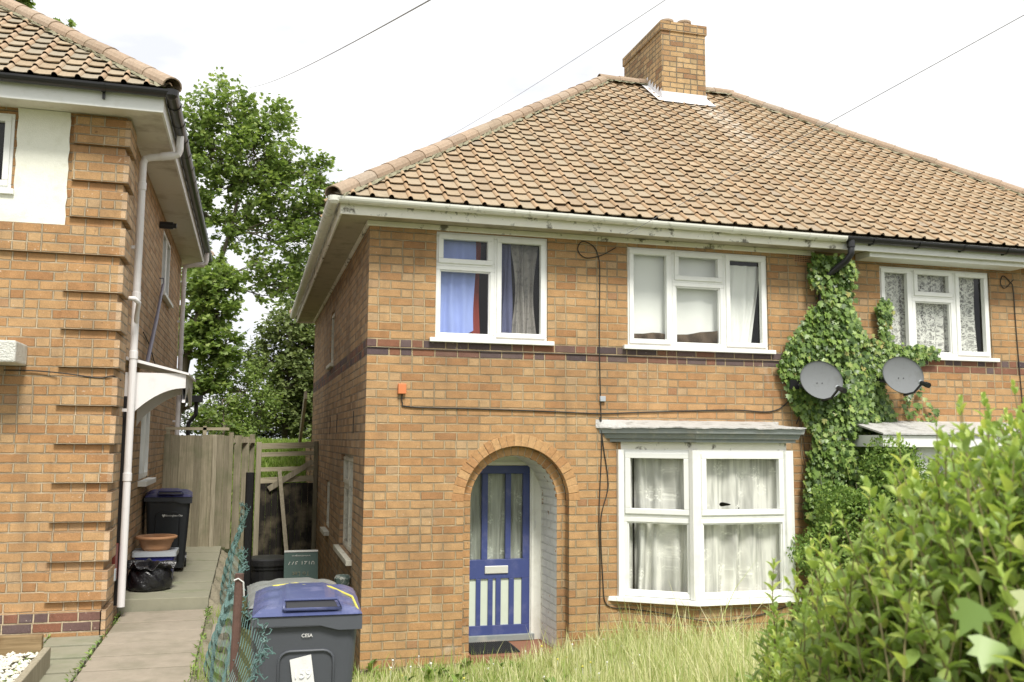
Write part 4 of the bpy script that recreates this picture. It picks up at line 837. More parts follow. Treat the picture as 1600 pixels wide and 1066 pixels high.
m = MB(); m.fbox(FLs, LDO[0]+.07, LDO[1]-.07, .6, LDO[3]-.07, -.09, -.05); m.build('side_door', 'reddoor', LH)
m = MB(); m.box(LX+.036, LX+.056, .06, .13, .88, .985); m.build('key_safe', 'boxgrey', LH, bevel=.004)
m = MB(); m.box(LX+.001, LX+.03, .22, .40, .86, 1.18); m.build('meter_panel', 'reddoor', LH)
# canopy over the side door
m = MB(); ya, yb, xo = .50, 1.62, -1.69; n = 14
def arcz(t): return 2.28+.36*math.sin(t*math.pi/2)**.8
for y in (ya, yb-.03):
    V = []
    for k in range(n+1):
        t = k/n; x = LX+(xo-LX)*t; V += [(x, y, arcz(t)), (x, y, 2.78), (x, y+.03, arcz(t)), (x, y+.03, 2.78)]
    F_ = []
    for k in range(n): a = 4*k; b = a+4; F_ += [(a, b, b+1, a+1), (a+2, a+3, b+3, b+2), (a, a+2, b+2, b), (a+1, b+1, b+3, a+3)]
    F_ += [(4*n, 4*n+2, 4*n+3, 4*n+1)]; m.add(V, F_)
V = []
for k in range(n+1):
    t = k/n; y = ya+.03+(yb-.06-ya)*t; z = 2.50+.17*math.sin(t*math.pi); V += [(xo-.03, y, z), (xo-.03, y, 2.78), (xo, y, z), (xo, y, 2.78)]
F_ = []
for k in range(n): a = 4*k; b = a+4; F_ += [(a, a+1, b+1, b), (a+2, b+2, b+3, a+3), (a, b, b+2, a+2)]
m.add(V, F_); m.add([(LX+.002, ya-.03, 2.93), (xo+.03, ya-.03, 2.785), (xo+.03, yb+.03, 2.785), (LX+.002, yb+.03, 2.93), (LX+.002, ya-.03, 2.90), (xo+.03, ya-.03, 2.765), (xo+.03, yb+.03, 2.765), (LX+.002, yb+.03, 2.90)], [(0, 1, 2, 3), (7, 6, 5, 4), (0, 4, 5, 1), (1, 5, 6, 2), (2, 6, 7, 3)])
m.build('door_canopy', 'pipe_w', LH)
eaves(LH, -12.2, LX, LY, LD, .32, LZ, 5.18, 'soffit_w', 'upvc')
hip_roof(LH, -12.6, LX+.40, LY-.40, LD+.40, 5.185, .745, ['ltile', 'ltile_roll'])
LG = 5.165; gx, gy = LX+.405, LY-.405
m = MB(); gutter(m, (-12.6, gy, LG), (gx, gy, LG)); gutter(m, (gx, gy, LG), (gx, LD+.38, LG-.02)); m.lathe((gx, gy, LG-.075), [(0, 0), (.03, .004), (.055, .03), (.062, .08)], 14); m.build('gutter', 'black', LH)
for k in range(8): m = MB(); x = gx-.55-k*.95; gutter_clip(m, (x, gy, LG), (1, 0, 0), .062, .03); m.box(x-.01, x+.01, gy+.03, gy+.062, LG-.11, LG-.03); m.build('gutter_bracket', 'black', LH)
for k in range(15): m = MB(); y = gy+.35+k*.5; gutter_clip(m, (gx, y, LG), (0, 1, 0), .063, .05); m.build('gutter_clip', 'black', LH)
def lpipe(py, zb, extra=True):
    m = MB(); x = LX+.075; m.tube([(gx, py, LG-.03), (gx, py, LG-.19), (gx-.015, py, LG-.235), (gx-.05, py, LG-.25), (x+.06, py, LG-.29), (x+.02, py, LG-.305), (x, py, LG-.35), (x, py, LG-.5), (x, py, zb)], .035, 14)
    for z in (LG-.62, LG-1.7, 2.9, 1.75):
        if z > zb+.3: m.lathe((x, py, z), [(.036, 0), (.041, .004), (.041, .075), (.036, .08)], 14)
    m.tube([(gx-.06, py, LG-.252), (gx-.17, py, LG-.27)], .041, 12)
    m.box(LX, x, py-.012, py+.012, LG-1.2, LG-1.17); m.box(LX, x, py-.012, py+.012, 2.4, 2.43)
    return m.build('downpipe', 'pipe_w', LH, smooth=False)
lpipe(.40, .60); lpipe(6.35, .6)
m = MB(); m.tube([(LX+.035, .1, 3.44), (LX+.09, .10, 3.44), (LX+.12, .22, 3.42), (LX+.09, .36, 3.30), (LX+.08, .40, 3.22)], .022, 10); m.build('overflow_pipe', 'pipe_w', LH, smooth=True)
m = MB(); m.tube([(LX, 3.0, 4.78), (LX+.16, 3.0, 4.78)], .045, 12); m.tube([(LX+.11, 3.0, 4.78), (LX+.20, 3.0, 4.78)], .032, 12); m.build('flue', 'black', LH)
m = MB(); m.tube([(LX+.05, 6.1, 3.02), (LX+.16, 6.2, 2.98), (LX+.17, 6.3, 2.85)], .05, 10); m.build('branch_pipe', 'pipe_w', LH, smooth=True)
m = MB(); m.tube([(-1.95, 7.3, 2.75), (-1.95, 7.3, 2.55), (-2.06, 7.3, 2.4), (-2.06, 7.3, .8)], .036, 10); m.box(-2.2, -1.85, 7.2, 7.4, 2.75, 2.86); m.build('rear_downpipe', 'black', LH)
m = MB(); m.box(-12.2, -2.3, LD+.02, LD+2.0, .3, 2.9); m.build('rear_extension_wall', 'brick_left_side', LH, uv=True)
m = MB(); m.box(-5.4, -2.93, LY-.42, LY-.002, 2.76, 2.94); o = m.build('bay_ledge', 'stone_w', LH, bevel=.015)
m = MB(); m.tube([(LX+.03, 3.12, 4.05), (LX+.06, 3.12, 4.05), (LX+.05, 1.2, 2.9)], .013, 8)
m = MB(); m.tube([(LX+.05, 3.25, 4.07), (LX+.07, 2.5, 3.58)], .018, 10); m.tube([(LX+.07, 2.5, 3.58), (LX+.09, 1.45, 2.93)], .022, 10); m.tube([(LX, 3.30, 4.16), (LX+.05, 3.29, 4.16), (LX+.06, 3.26, 4.08)], .008, 8)
tag(m.build('metal_pole', 'purple'), 'purple-grey telescopic pole leaning on the side wall above the white door canopy', 'pole')
cable('wall_cable', 'dark cable along the left house front under the white ledge', [(-3.1, LY-.02, 2.72), (-2.85, LY-.02, 2.72), (-2.6, LY-.045, 2.70), (-2.35, LY-.045, 2.67), (-2.24, LY-.045, 2.69), (-2.19, LY+.1, 2.66)], .006)
cable('wall_cable', 'dark cable rising across the left house side wall behind the pole', [(LX+.012, 1.7, 3.3), (LX+.012, 2.4, 3.22), (LX+.012, 3.4, 3.0), (LX+.012, 4.4, 2.85)], .006)

# ================================================================== FENCE, GATE, ALLEY
fy = 4.95; F0 = thing('wooden_fence', 'weathered grey closeboard fence closing the path behind the bins', 'fence', (-1.75, fy, .6))
m = MB(); x = -2.23; i = 0
while x < -1.36:
    wd = .105; m.box(x, x+wd-.006, fy+(i % 2)*.012, fy+.016+(i % 2)*.012, .62, 2.20+random.uniform(-.01, .01)); x += wd-.004; i += 1
m.build('boards', 'fence', F0)
m = MB(); m.box(-1.575, -1.515, fy-.06, fy-.004, .60, 2.20); m.build('post', 'timber', F0, bevel=.004, label='pale post standing proud of the boards')
m = MB(); m.box(-2.23, -1.36, fy+.03, fy+.07, 2.27, 2.31); m.box(-2.21, -2.16, fy+.03, fy+.07, 2.2, 2.27); m.box(-1.72, -1.67, fy+.03, fy+.07, 2.2, 2.33); m.build('rail', 'timber_x', F0)
m = MB(); m.box(-1.355, -1.295, fy-.02, fy+.07, .6, 2.24); m.build('post', 'fence', F0)
F1 = thing('wooden_fence', 'narrow fence panel between the grey closeboard fence and the gate', 'fence', (-1.15, 5.6, .5))
m = MB()
for k in range(2): m.box(-1.29+k*.11, -1.185+k*.11, 5.55+k*.2, 5.57+k*.2, .45, 2.20-k*.02)
m.build('boards', 'fence', F1); m = MB(); m.box(-1.07, -.995, 5.9, 6.0, .3, 2.22); m.build('post', 'fence', F1, bevel=.005)
m = MB(); m.bar((-1.30, 5.53, 2.12), (-1.0, 5.88, 2.12), .03, .06); m.build('rail', 'timber', F1)
gy_ = 6.3; G = thing('wooden_gate', 'black-painted gate with bare timber trellis top between the two houses', 'gate', (-.47, gy_, 0))
m = MB()
for k in range(9): m.box(-.89+k*.093, -.80+k*.093, gy_, gy_+.025, 0, 1.455+.004*(k % 2))
m.build('boards', 'blackdoor', G)
m = MB(); m.box(-.965, -.885, gy_-.05, gy_+.03, 0, 2.10); m.build('post', 'timber', G, bevel=.004); m = MB(); m.box(-.07, -.005, gy_-.06, gy_+.03, 0, 2.12); m.build('post', 'fence', G, bevel=.004)
m = MB()
for z, h in ((2.03, .09), (1.90, .07), (1.66, .065), (1.50, .09)): m.bar((-.885, gy_+.005, z+.01*random.uniform(-1, 1)), (-.07, gy_+.005, z+.03), .022, h)
m.build('rail', 'timber_x', G)
m = MB(); m.bar((-.76, gy_-.04, 1.36), (-.08, gy_-.04, 1.80), .025, .085); m.build('brace', 'timber', G, bevel=.003)
m = MB(); m.bar((-.46, 5.6, .3), (-.60, gy_-.065, 1.66), .06, .03, up=(0, 1, 0)); tag(m.build('plank', 'timber', bevel=.003), 'pale bare plank leaning upright against the black gate', 'plank')
m = MB(); cxx, cyy = -.80, 2.9; m.lathe((cxx, cyy, -.1), [(.24, 0), (.235, .3), (.24, .68), (.255, .69), (.255, .73), (.275, .735), (.275, .80), (.25, .815), (.10, .83), (0, .835)], 28); cb = tag(m.build('compost_bin', 'compost', smooth=False), 'round black lidded tub in the alley below the gate', 'tub')
SG = thing('sign_board', 'upside-down dark green estate agent board leaning in the alley', 'sign', (-.45, 2.6, .4), local=False)
m = MB(); a0, a1 = -.62, -.22; m.add([(a0, 2.5, .1), (a1, 2.5, .1), (a1+.0, 2.7, .79), (a0, 2.7, .79), (a0, 2.52, .1), (a1, 2.52, .1), (a1, 2.72, .79), (a0, 2.72, .79)], [(0, 1, 2, 3), (7, 6, 5, 4), (0, 3, 7, 4), (1, 5, 6, 2), (3, 2, 6, 7)]); m.build('board', 'signgreen', SG)
m = MB(); m.bar((a0, 2.705, .80), (a1, 2.705, .80), .03, .02); m.build('board_edge', 'textw', SG)
tilt = math.atan2(.2, .69)
textmesh('phone_number', '0121 377', .085, (-.42, 2.655, .66), (R(90)-tilt, R(180), 0), 'textw', SG)
textmesh('small_print', 'www.estateagents', .03, (-.42, 2.680, .745), (R(90)-tilt, R(180), 0), 'textw', SG)
textmesh('lower_print', 'To Let', .075, (-.42, 2.615, .545), (R(90)-tilt, R(180), 0), 'greenslab', SG)

# ------------------------------------------------------------------ wheelie bins
def rr_ring(w, d, r, z, yo=0.0, n=4):
    out = []
    for cx_, cy_, a in ((w/2-r, d/2-r, 0), (-w/2+r, d/2-r, 90), (-w/2+r, -d/2+r, 180), (w/2-r, -d/2+r, 270)):
        for k in range(n+1): t = R(a+90*k/n); out.append((cx_+r*math.cos(t), cy_+yo+r*math.sin(t), z))
    return out
def wheelie(label, loc, rz, body, lid, scale=1.0, openlid=0.0, group='wheelie bins'):
    B = thing('wheelie_bin', label, 'wheelie bin', loc, rz, group, local=True); B.scale = (scale,)*3
    m = MB(); rings = [rr_ring(.46, .50, .05, .05, .02), rr_ring(.555, .66, .05, .90, 0), rr_ring(.555, .67, .05, .925, 0), rr_ring(.60, .72, .05, .93, 0), rr_ring(.60, .72, .05, .985, 0), rr_ring(.56, .68, .05, .985, 0)]
    k = len(rings[0]); m.add([p for g in rings for p in g], [(i*k+j, i*k+(j+1) % k, (i+1)*k+(j+1) % k, (i+1)*k+j) for i in range(len(rings)-1) for j in range(k)]+[tuple(range(k-1, -1, -1))])
    m.build('body', body, B, smooth=False)
    # moulded arch outline on the front and deeper rim piece
    m = MB(); yf = lambda z: -(.25+(.33-.25)*(z-.05)/.83)+.02*(1-(z-.05)/.83)
    P = [(-.15, yf(.12)-.002, .12)]+[(-.15, yf(.72)-.002, .72)]+[(-.15+.06*(1-math.cos(t)), yf(.73+.06*math.sin(t))-.002, .73+.06*math.sin(t)) for t in (.4, .8, 1.2, 1.57)]
    P += [(-x, y, z) for x, y, z in reversed(P)]; m.tube(P, .008, 6); m.build('front_moulding', body, B, smooth=True)
    m = MB(); m.add([(-.30, -.362, .985), (.30, -.362, .985), (.30, -.362, .905), (.17, -.362, .905), (.06, -.362, .935), (-.30, -.362, .935)], [(5, 4, 3, 2, 1, 0)]); o = m.build('rim', body, B); q = o.modifiers.new('s', 'SOLIDIFY'); q.thickness = .018; q.offset = -1
    # lid: a plain crowned sheet
    m = MB(); nu, nv = 30, 26
    def hz(x, y):
        e = max(abs(x)/.295, abs(y-.0)/.365); base = .045*(1-e**6)+.03*sst(-.36, .1, y)
        base += .016*sst(.16, .10, abs(x))*sst(-.30, -.2, y)
        base += .006*math.sin(y*34)*sst(.12, .2, abs(x))*0.6
        return base
    m.grid(lambda u, v: ((-.30+.60*u), (-.37+.74*v), .990+max(0, hz(-.30+.60*u, -.37+.74*v))), nu, nv)
    m.add(rr_ring(.60, .74, .03, .987), [tuple(range(20))[::-1]])
    lo = m.build('lid', lid, B, smooth=False)
    m = MB(); m.add([(-.12, -.345, 1.022), (.17, -.345, 1.022), (.15, -.262, 1.052), (-.12, -.262, 1.052), (-.12, -.30, 1.0), (.17, -.30, 1.0), (.15, -.24, 1.02), (-.12, -.24, 1.02)], [(0, 1, 2, 3), (0, 4, 5, 1), (3, 2, 6, 7), (0, 3, 7, 4), (1, 5, 6, 2)]); m.build('recess_shade_plate', 'black', lo, bevel=.004)  # black plate on the lid stands in for shade inside a hand recess
    m = MB(); P = [(-.13, -.352, 1.022), (-.13, -.255, 1.058), (.165, -.255, 1.058), (.185, -.352, 1.022), (-.13, -.352, 1.022)]; m.tube(P, .009, 6); m.build('recess_rim', lid, lo, smooth=True)
    m = MB(); m.tube([(-.22, .42, .97), (.22, .42, .97)], .016, 10); 
    for x in (-.2, 0, .2): m.box(x-.02, x+.02, .34, .42, .94, 1.0)
    m.build('handle', body, B)
    for sx in (-1, 1):
        m = MB(); m.tube([(sx*.20, .28, .10), (sx*.255, .28, .10)], .10, 20); m.build('wheel', 'black', B)
    return B, lo
b1, lid1 = wheelie('grey wheelie bin with a bright blue lid and a white paper on its front', (-.72, -3.42, .235), R(-2), 'bin', 'lid_blue', .98)
m = MB(); m.add([(-.09, -.3245, .745), (.025, -.327, .77), (.05, -.3135, .60), (-.065, -.3105, .575)], [(0, 3, 2, 1)]); o = m.build('paper_notice', 'paper', b1); q = o.modifiers.new('s', 'SOLIDIFY'); q.thickness = .003
for sx_, tx in ((0, 0),):
    textmesh('scrawled_number', '159', .07, (-.02, -.3225, .665), (R(90)-.096, 0, R(0)), 'scrawl', b1, .0005)
textmesh('bin_lettering', 'CESA', .026, (.0, -.3345, .875), (R(90)-.094, 0, 0), 'textw', b1, .0008)
m = MB(); m.lathe((-.05, -.16, 1.045), [(.05, 0), (.05, .012), (.0, .013)], 16); m.build('lid_sticker', 'paper', lid1)
m = MB(); m.tube([(.28, -.30, 1.0), (.26, -.1, 1.04), (.14, .1, 1.07), (-.02, .16, 1.075)], .007, 6); m.build('yellow_band', 'yellow', lid1)
b2, lid2 = wheelie('grey-lidded wheelie bin standing directly behind the blue-lidded one', (-.74, -2.56, .10), R(1), 'bin', 'lid_grey', 1.02)
m = MB(); m.tube([(.28, -.30, 1.0), (.20, -.1, 1.05), (.0, .0, 1.075), (-.15, -.05, 1.07)], .007, 6); m.build('yellow_band', 'yellow', lid2)
b3, lid3 = wheelie('dark wheelie bin with a navy lid standing against the left house wall by the fence', (-1.965, 2.75, .617), R(3), 'bin_dark', 'lid_navy', .87)
m = MB(); hs = .022; m.add([(-.05-hs, -.344, .745+hs*.4), (-.05-hs*.5, -.346, .745+hs), (-.05, -.345, .745+hs*.5), (-.05+hs*.5, -.346, .745+hs), (-.05+hs, -.344, .745+hs*.4), (-.05, -.340, .745-hs)], [(0, 5, 4, 3, 2, 1)]); m.build('council_mark', 'textw', b3)
textmesh('bin_lettering', 'Birmingham City', .032, (.08, -.338, .745), (R(90)-.09, 0, 0), 'textw', b3, .0008)

# ------------------------------------------------------------------ bag, box, pot
m = MB(); rr = random.Random(5)
def bag(u, v):
    a = u*2*math.pi; prof = [(0, .0), (.185, .005), (.205, .04), (.21, .12), (.205, .20), (.19, .245), (.175, .262), (.195, .272), (.235, .285), (.24, .30), (.19, .31), (.12, .305), (.04, .30), (0, .30)]
    t = v*(len(prof)-1); i = min(int(t), len(prof)-2); f_ = t-i; r = prof[i][0]*(1-f_)+prof[i+1][0]*f_; z = prof[i][1]*(1-f_)+prof[i+1][1]*f_
    w_ = 1+.05*math.sin(3*a+1)+.03*math.sin(7*a+z*30)+.025*math.sin(13*a+z*60+2); top = sst(.25, .3, z)
    return (-2.01+r*w_*math.cos(a), 1.32+r*w_*.9*math.sin(a), .61+z*.84+top*(.025*math.sin(5*a)+.02*math.sin(11*a+1)))
m.grid(bag, 72, 40); tag(m.build('refuse_sack', 'sack', smooth=True), 'black plastic rubbish sack in front of the blue box by the wall', 'rubbish bag')
BX = thing('storage_box', 'blue recycling box with a pale grey rim under the terracotta pot', 'box', (-2.0, 1.78, .612))
m = MB(); ra = [(x-2.0, y+1.78, z+.612) for x, y, z in rr_ring(.34, .30, .03, 0)]; rb = [(x-2.0, y+1.78, z+.612) for x, y, z in rr_ring(.40, .36, .03, .30)]; k = 20
m.add(ra+rb, [(j, (j+1) % k, k+(j+1) % k, k+j) for j in range(k)]+[tuple(range(k-1, -1, -1))]); m.build('tub', 'boxblue', BX)
m = MB(); q0 = [[(x-2.0, y+1.78, .612+z) for x, y, z in rr_ring(w__, w__-.04, .03, zz)] for w__, zz in ((.41, .29), (.445, .295), (.445, .345), (.40, .345))]
m.add([p for g in q0 for p in g], [(i*k+j, i*k+(j+1) % k, (i+1)*k+(j+1) % k, (i+1)*k+j) for i in range(3) for j in range(k)]+[tuple(60+j for j in range(k))]); m.build('rim', 'boxgrey', BX)
m = MB(); m.lathe((-2.0, 1.78, .958), [(0, .002), (.135, .002), (.15, .03), (.165, .085), (.172, .09), (.175, .11), (.19, .115), (.212, .125), (.214, .145), (.20, .152), (.185, .145), (.17, .08), (.0, .05)], 36)
tag(m.build('plant_pot', 'terracotta', smooth=True), 'wide empty terracotta pot resting on the blue box', 'plant pot')

# ------------------------------------------------------------------ chain-link fence, torn
CF = thing('chain_link_fence', 'torn green chain-link fence sagging beside the blue-lidded bin', 'fence', (-1.1, -4, .3))
def cl(y, v):      # y along, v 0 bottom .. 1 top; sheet leans and sags
    t = sst(-5.2, -2.6, y); zb = .30-.05*t; top = 1.27+.06*math.sin(y*1.3)-.10*math.exp(-((y+3.0)/.35)**2)+.12*sst(.5, 2.5, y)
    x = -1.32+.0*t+(v**1.2)*(.30-.09*sst(-4.7, -3.2, y))+.035*math.sin(v*5+y*2.0)+.02*math.sin(y*5)
    return Vector((x+.0, y, zb+(top-zb)*v))
m = MB(); sp = .052; Y0, Y1 = -4.75, 2.6; nn = int((Y1-Y0)/sp)
nv = 26
for i in range(nn):
    for sgn in (0,):
        P = []; side = 1
        for j in range(nv+1):
            y = Y0+sp*(i+.5)+(sp*.5 if j % 2 else -sp*.5)*.98; P.append(cl(y+.006*math.sin(j*7+i), j/nv)+Vector((.005*(1 if j % 2 else -1), 0, 0)))
        if i % 1 == 0: m.tube(P, .0017, 4, caps=False)
# frayed near edge and knotted top selvedge
for k in range(150):
    v = random.random(); c = cl(Y0+random.uniform(-.02, .05), v); P = [c]
    for q in range(4): c = c+Vector((random.uniform(-.02, .025), random.uniform(-.03, .02), random.uniform(-.022, .022))); P.append(c)
    m.tube(P, .0028, 4)
for k in range(200):
    y = random.uniform(Y0, Y1); c = cl(y, 1.0); P = [c]
    for q in range(3): c = c+Vector((random.uniform(-.02, .02), random.uniform(-.02, .02), random.uniform(-.012, .022))); P.append(c)
    m.tube(P, .0026, 4)
m.build('wire_mesh', 'wire_g', CF)
m = MB(); m.tube([(-1.09, -4.15, .2), (-1.105, -4.15, 1.0), (-1.095, -4.15, 1.49)], .022, 10); m.build('post', 'rust', CF, label='rusty brown post')
m = MB(); m.tube([(-1.12, -4.17, 1.46), (-1.10, -4.18, 1.47), (-1.075, -4.17, 1.45), (-1.07, -4.15, 1.38)], .004, 5); m.build('wire_tie', 'textw', CF)
m = MB(); m.tube([(-1.05, 2.65, .3), (-1.05, 2.65, 1.75)], .05, 8); m.build('post', 'compost', CF, label='black charred-looking far post')

# ------------------------------------------------------------------ front-left garden edge
m = MB(); m.box(-5.5, -2.56, -.98, -.91, .42, .635); tag(m.build('timber_edging', 'sleeper', bevel=.008), 'brown stained timber board edging the white stones', 'edging')
m = MB(); m.bar((-2.44, -1.42, .55), (-2.40, -3.2, .55), .05, .17); tag(m.build('timber_edging', 'timber', bevel=.006), 'grey timber board running toward the camera beside the white stones', 'edging')
pos = np.column_stack([RNG.uniform(-4.2, -2.50, 2900), RNG.uniform(-2.6, -1.0, 2900), RNG.uniform(.485, .515, 2900)])
m = MB()
for p in pos:
    r = random.uniform(.012, .026); a = random.uniform(0, 3); V = []
    for (x, y, z) in ((1, 0, 0), (0, 1, 0), (-1, 0, 0), (0, -1, 0), (0, 0, .8), (0, 0, -.8)):
        k = random.uniform(.75, 1.2)*r; V.append((p[0]+(x*math.cos(a)-y*math.sin(a))*k*1.2, p[1]+(x*math.sin(a)+y*math.cos(a))*k, p[2]+z*k))
    m.add(V, [(0, 1, 4), (1, 2, 4), (2, 3, 4), (3, 0, 4), (1, 0, 5), (2, 1, 5), (3, 2, 5), (0, 3, 5)])
tag(m.build('gravel', 'gravel'), 'white stones filling the timber-edged bed', 'gravel', kind='stuff')
m = MB(); m.box(-2.98, -2.88, -1.18, -1.10, .49, .53); tag(m.build('brick_piece', 'terracotta', bevel=.01), 'broken piece of orange brick lying on the white stones', 'brick')
m = MB(); m.box(-1.33, -1.22, -.9, -.2, .42, .53); o = tag(m.build('concrete_lump', 'concrete', bevel=.03), 'pale concrete lump at the edge of the path by the chain-link fence', 'concrete')

# ------------------------------------------------------------------ satellite dishes
def dish(label, loc, yaw, pitch):
    Dd = thing('satellite_dish', label, 'satellite dish', loc, 0, 'satellite dishes on the ivy wall', local=True)
    m = MB(); rw, rh = .245, .215; n = 40
    Rm = Matrix.Rotation(yaw, 3, 'Z') @ Matrix.Rotation(pitch, 3, 'X')
    prof = [0, .2, .4, .6, .8, .93, 1.0]
    V = []; 
    for side in (0, 1):
        for q in prof:
            for k in range(n):
                a = 2*math.pi*k/n; x = rw*q*math.cos(a); z = rh*q*math.sin(a); y = -.055*q*q+(.006 if side else 0)+(-.006 if q == 1 and not side else 0); V.append(Rm @ Vector((x, y, z)))
    F_ = []; P = len(prof)
    for s_ in (0, 1):
        for i in range(P-1):
            for k in range(n):
                a = s_*P*n+i*n+k; b = s_*P*n+i*n+(k+1) % n; f_ = (a, b, b+n, a+n); F_.append(f_ if s_ else f_[::-1])
    for k in range(n): F_.append(((P-1)*n+k, (P-1)*n+(k+1) % n, (2*P-1)*n+(k+1) % n, (2*P-1)*n+k))
    m.add(V, F_); m.build('reflector', 'dish', Dd, smooth=True)
    m = MB(); lnb = Rm @ Vector((.045, -.30, -.17)); base = Rm @ Vector((0, .0, -.215))
    m.tube([base, Rm @ Vector((.02, -.16, -.235)), lnb], .013, 8); m.build('arm', 'black', Dd)
    m = MB(); dirv = (Vector((0, 0, .02))-lnb).normalized(); m.tube([lnb-dirv*.05, lnb+dirv*.015], .024, 14); m.tube([lnb-dirv*.05, lnb-dirv*.10], .03, 10); L1 = m.build('receiver', 'black', Dd)
    m = MB(); m.tube([lnb+dirv*.016, lnb+dirv*.035], .027, 14); m.build('receiver_cap', 'boxgrey', L1)
    m = MB()
    for x in (-.03, .03): 
        c = Rm @ Vector((x, -.004, -.02)); m.tube([c, c+Rm @ Vector((0, -.004, 0))], .006, 8)
    m.build('bolts', 'black', Dd)
    m = MB(); bk = Rm @ Vector((0, .01, -.03)); m.tube([bk, bk+Vector((-.04, .10, -.03)), (-.18, .18, -.03)], .02, 8); m.box(-.26, -.15, .15, .235, -.08, .02); m.build('bracket', 'black', Dd)
    return Dd
dish('grey satellite dish left of the ivy stem, below the dark brick band', (4.85, -.27, 2.815), R(-6), R(-14))
dish('grey satellite dish right of the ivy, under the neighbouring upper window sill', (5.89, -.27, 2.895), R(-6), R(-14))

# ------------------------------------------------------------------ overhead wires
def wire(label, a, b, sag, r=.006, mat='cable_l'):
    a = Vector(a); b = Vector(b); m = MB(); m.tube([a+(b-a)*t-Vector((0, 0, sag*4*t*(1-t))) for t in [k/30 for k in range(31)]], r, 5); tag(m.build('overhead_wire', mat, smooth=True), label, 'wire')
wire('dark overhead wire running from the eaves out to the top right corner', (2.56, -.33, 4.26), (2.98, -7.13, 4.53), .0, .0026, 'cable_l')
wire('overhead wire crossing the sky from top centre toward the big tree', (.09, -8.26, 3.31), (-1.45, 17.92, 12.22), .15, .0050)
wire('faint overhead wire crossing behind the middle of the roof', (1.78, -5.2, 5.04), (1.47, 12.1, 8.28), .15, .0028, 'boxgrey')

# ------------------------------------------------------------------ trees
def curve_pts(a, b, n=6, wig=.06, sagup=.0):
    a = Vector(a); b = Vector(b); L = (b-a).length; out = []
    for k in range(n+1):
        t = k/n; p = a+(b-a)*t+Vector((0, 0, sagup*L*math.sin(t*math.pi)))
        if 0 < k < n: p += Vector((random.uniform(-1, 1), random.uniform(-1, 1), random.uniform(-1, 1)))*wig*L
        out.append(p)
    return out
def tree(name, label, base, trunk, clumps, kind, mat, lsz, cat='tree', group=None, tr=.2, limb_from=None, nmul=1.0, droop=.25, limbs=True):
    T_ = thing(name, label, cat, base, group=group); m = MB(); TP = [Vector(p) for p in trunk]
    m.tube(TP, [tr*(1-.55*i/(len(TP)-1)) for i in range(len(TP))], 10); POS = []; AX = []
    for (c, r, n) in clumps:
        c = Vector(c); st = min(TP, key=lambda q: (q-c).length+(.6*max(0, q.z-c.z+r*.3)))
        if limb_from is not None: st = TP[limb_from] if (TP[limb_from]-c).length > r else st
        rad = max(.02, tr*.30); P = curve_pts(st, c, 6, .05, -.04); m.tube(P, [rad*(1-.6*k/6) for k in range(7)], 7)
        nt = max(6, int(n*nmul/26)); rv = r if hasattr(r, '__len__') else (r, r, r)
        for t in range(nt):
            d = rnd_unit(1)[0]; k = RNG.uniform(.45, 1.0)**.5; e = c+Vector((d[0]*rv[0], d[1]*rv[1], d[2]*rv[2]))*k
            s0 = P[random.choice((3, 4, 5, 6))]; Q = curve_pts(s0, e, 4, .08)
            if limbs: m.tube(Q, [rad*.35, rad*.28, rad*.2, rad*.14, rad*.06], 4, caps=False)
            for _ in range(26):
                u = RNG.uniform(.45, 1.05); p = s0+(e-s0)*u; sp_ = RNG.normal(size=3)*(.16*max(rv)*.62)
                POS.append((p.x+sp_[0], p.y+sp_[1], p.z+sp_[2]*.8)); AX.append((d[0]+RNG.normal()*.8, d[1]+RNG.normal()*.8, RNG.normal()*.5-droop))
    m.build('trunk', 'bark', T_, smooth=True)
    n = len(POS); nr = np.column_stack([RNG.normal(size=n)*.55, RNG.normal(size=n)*.55, np.abs(RNG.normal(size=n))*.6+.35])
    leafmesh('crown', POS, np.array(AX), nr, RNG.uniform(.7, 1.2, n)*lsz, kind, mat, T_); return T_
tree('sycamore_tree', 'tall open-crowned sycamore standing behind the gap between the two houses', (-2.9, 16, 2), [(-2.9, 16, 1.9), (-2.8, 16, 3.4), (-2.55, 16, 4.8), (-2.1, 16, 6.2), (-1.75, 16, 7.6), (-1.5, 16, 9.0)],
     [((-2.9, 15.8, 10.6), 0.810, 598), ((-1.9, 16, 11.0), 0.918, 804), ((-1.0, 16, 10.7), 0.864, 747), ((-2.3, 16, 9.7), 0.972, 873), ((-1.2, 15.8, 9.6), 1.080, 1092), ((-.3, 16, 9.6), 0.810, 644), ((-2.9, 16, 9.3), 0.702, 413),
      ((-.5, 16, 8.6), 0.972, 873), ((.35, 16, 8.3), 0.810, 598), ((-1.3, 16.4, 8.4), 0.810, 552), ((-2.7, 16, 8.2), 0.594, 276), ((.0, 16, 7.4), 0.918, 713), ((-.9, 16, 6.9), 0.810, 482), ((.75, 16, 9.0), 0.486, 195), ((-.1, 16, 6.2), 0.756, 345), ((-1.5, 16, 7.3), 0.486, 149), ((-2.75, 16, 7.2), 0.5, 260), ((-2.5, 16, 8.0), .5, 300), ((-2.0, 16, 6.7), .45, 200), ((-3.6, 16, 10.3), 0.648, 299), ((.55, 16, 6.8), 0.594, 299), ((1.0, 16, 8.5), .55, 330), ((.95, 16, 7.7), .5, 260), ((1.35, 16, 8.9), .35, 110), ((.5, 16, 9.4), .5, 260), ((-2.0, 16, 8.7), .6, 420), ((-1.9, 16, 7.7), .55, 330), ((-2.5, 16, 6.6), .4, 200), ((-.6, 16, 5.9), .45, 160)],
     'lobed', 'leaf_tree', .112, tr=.085, nmul=1.45)
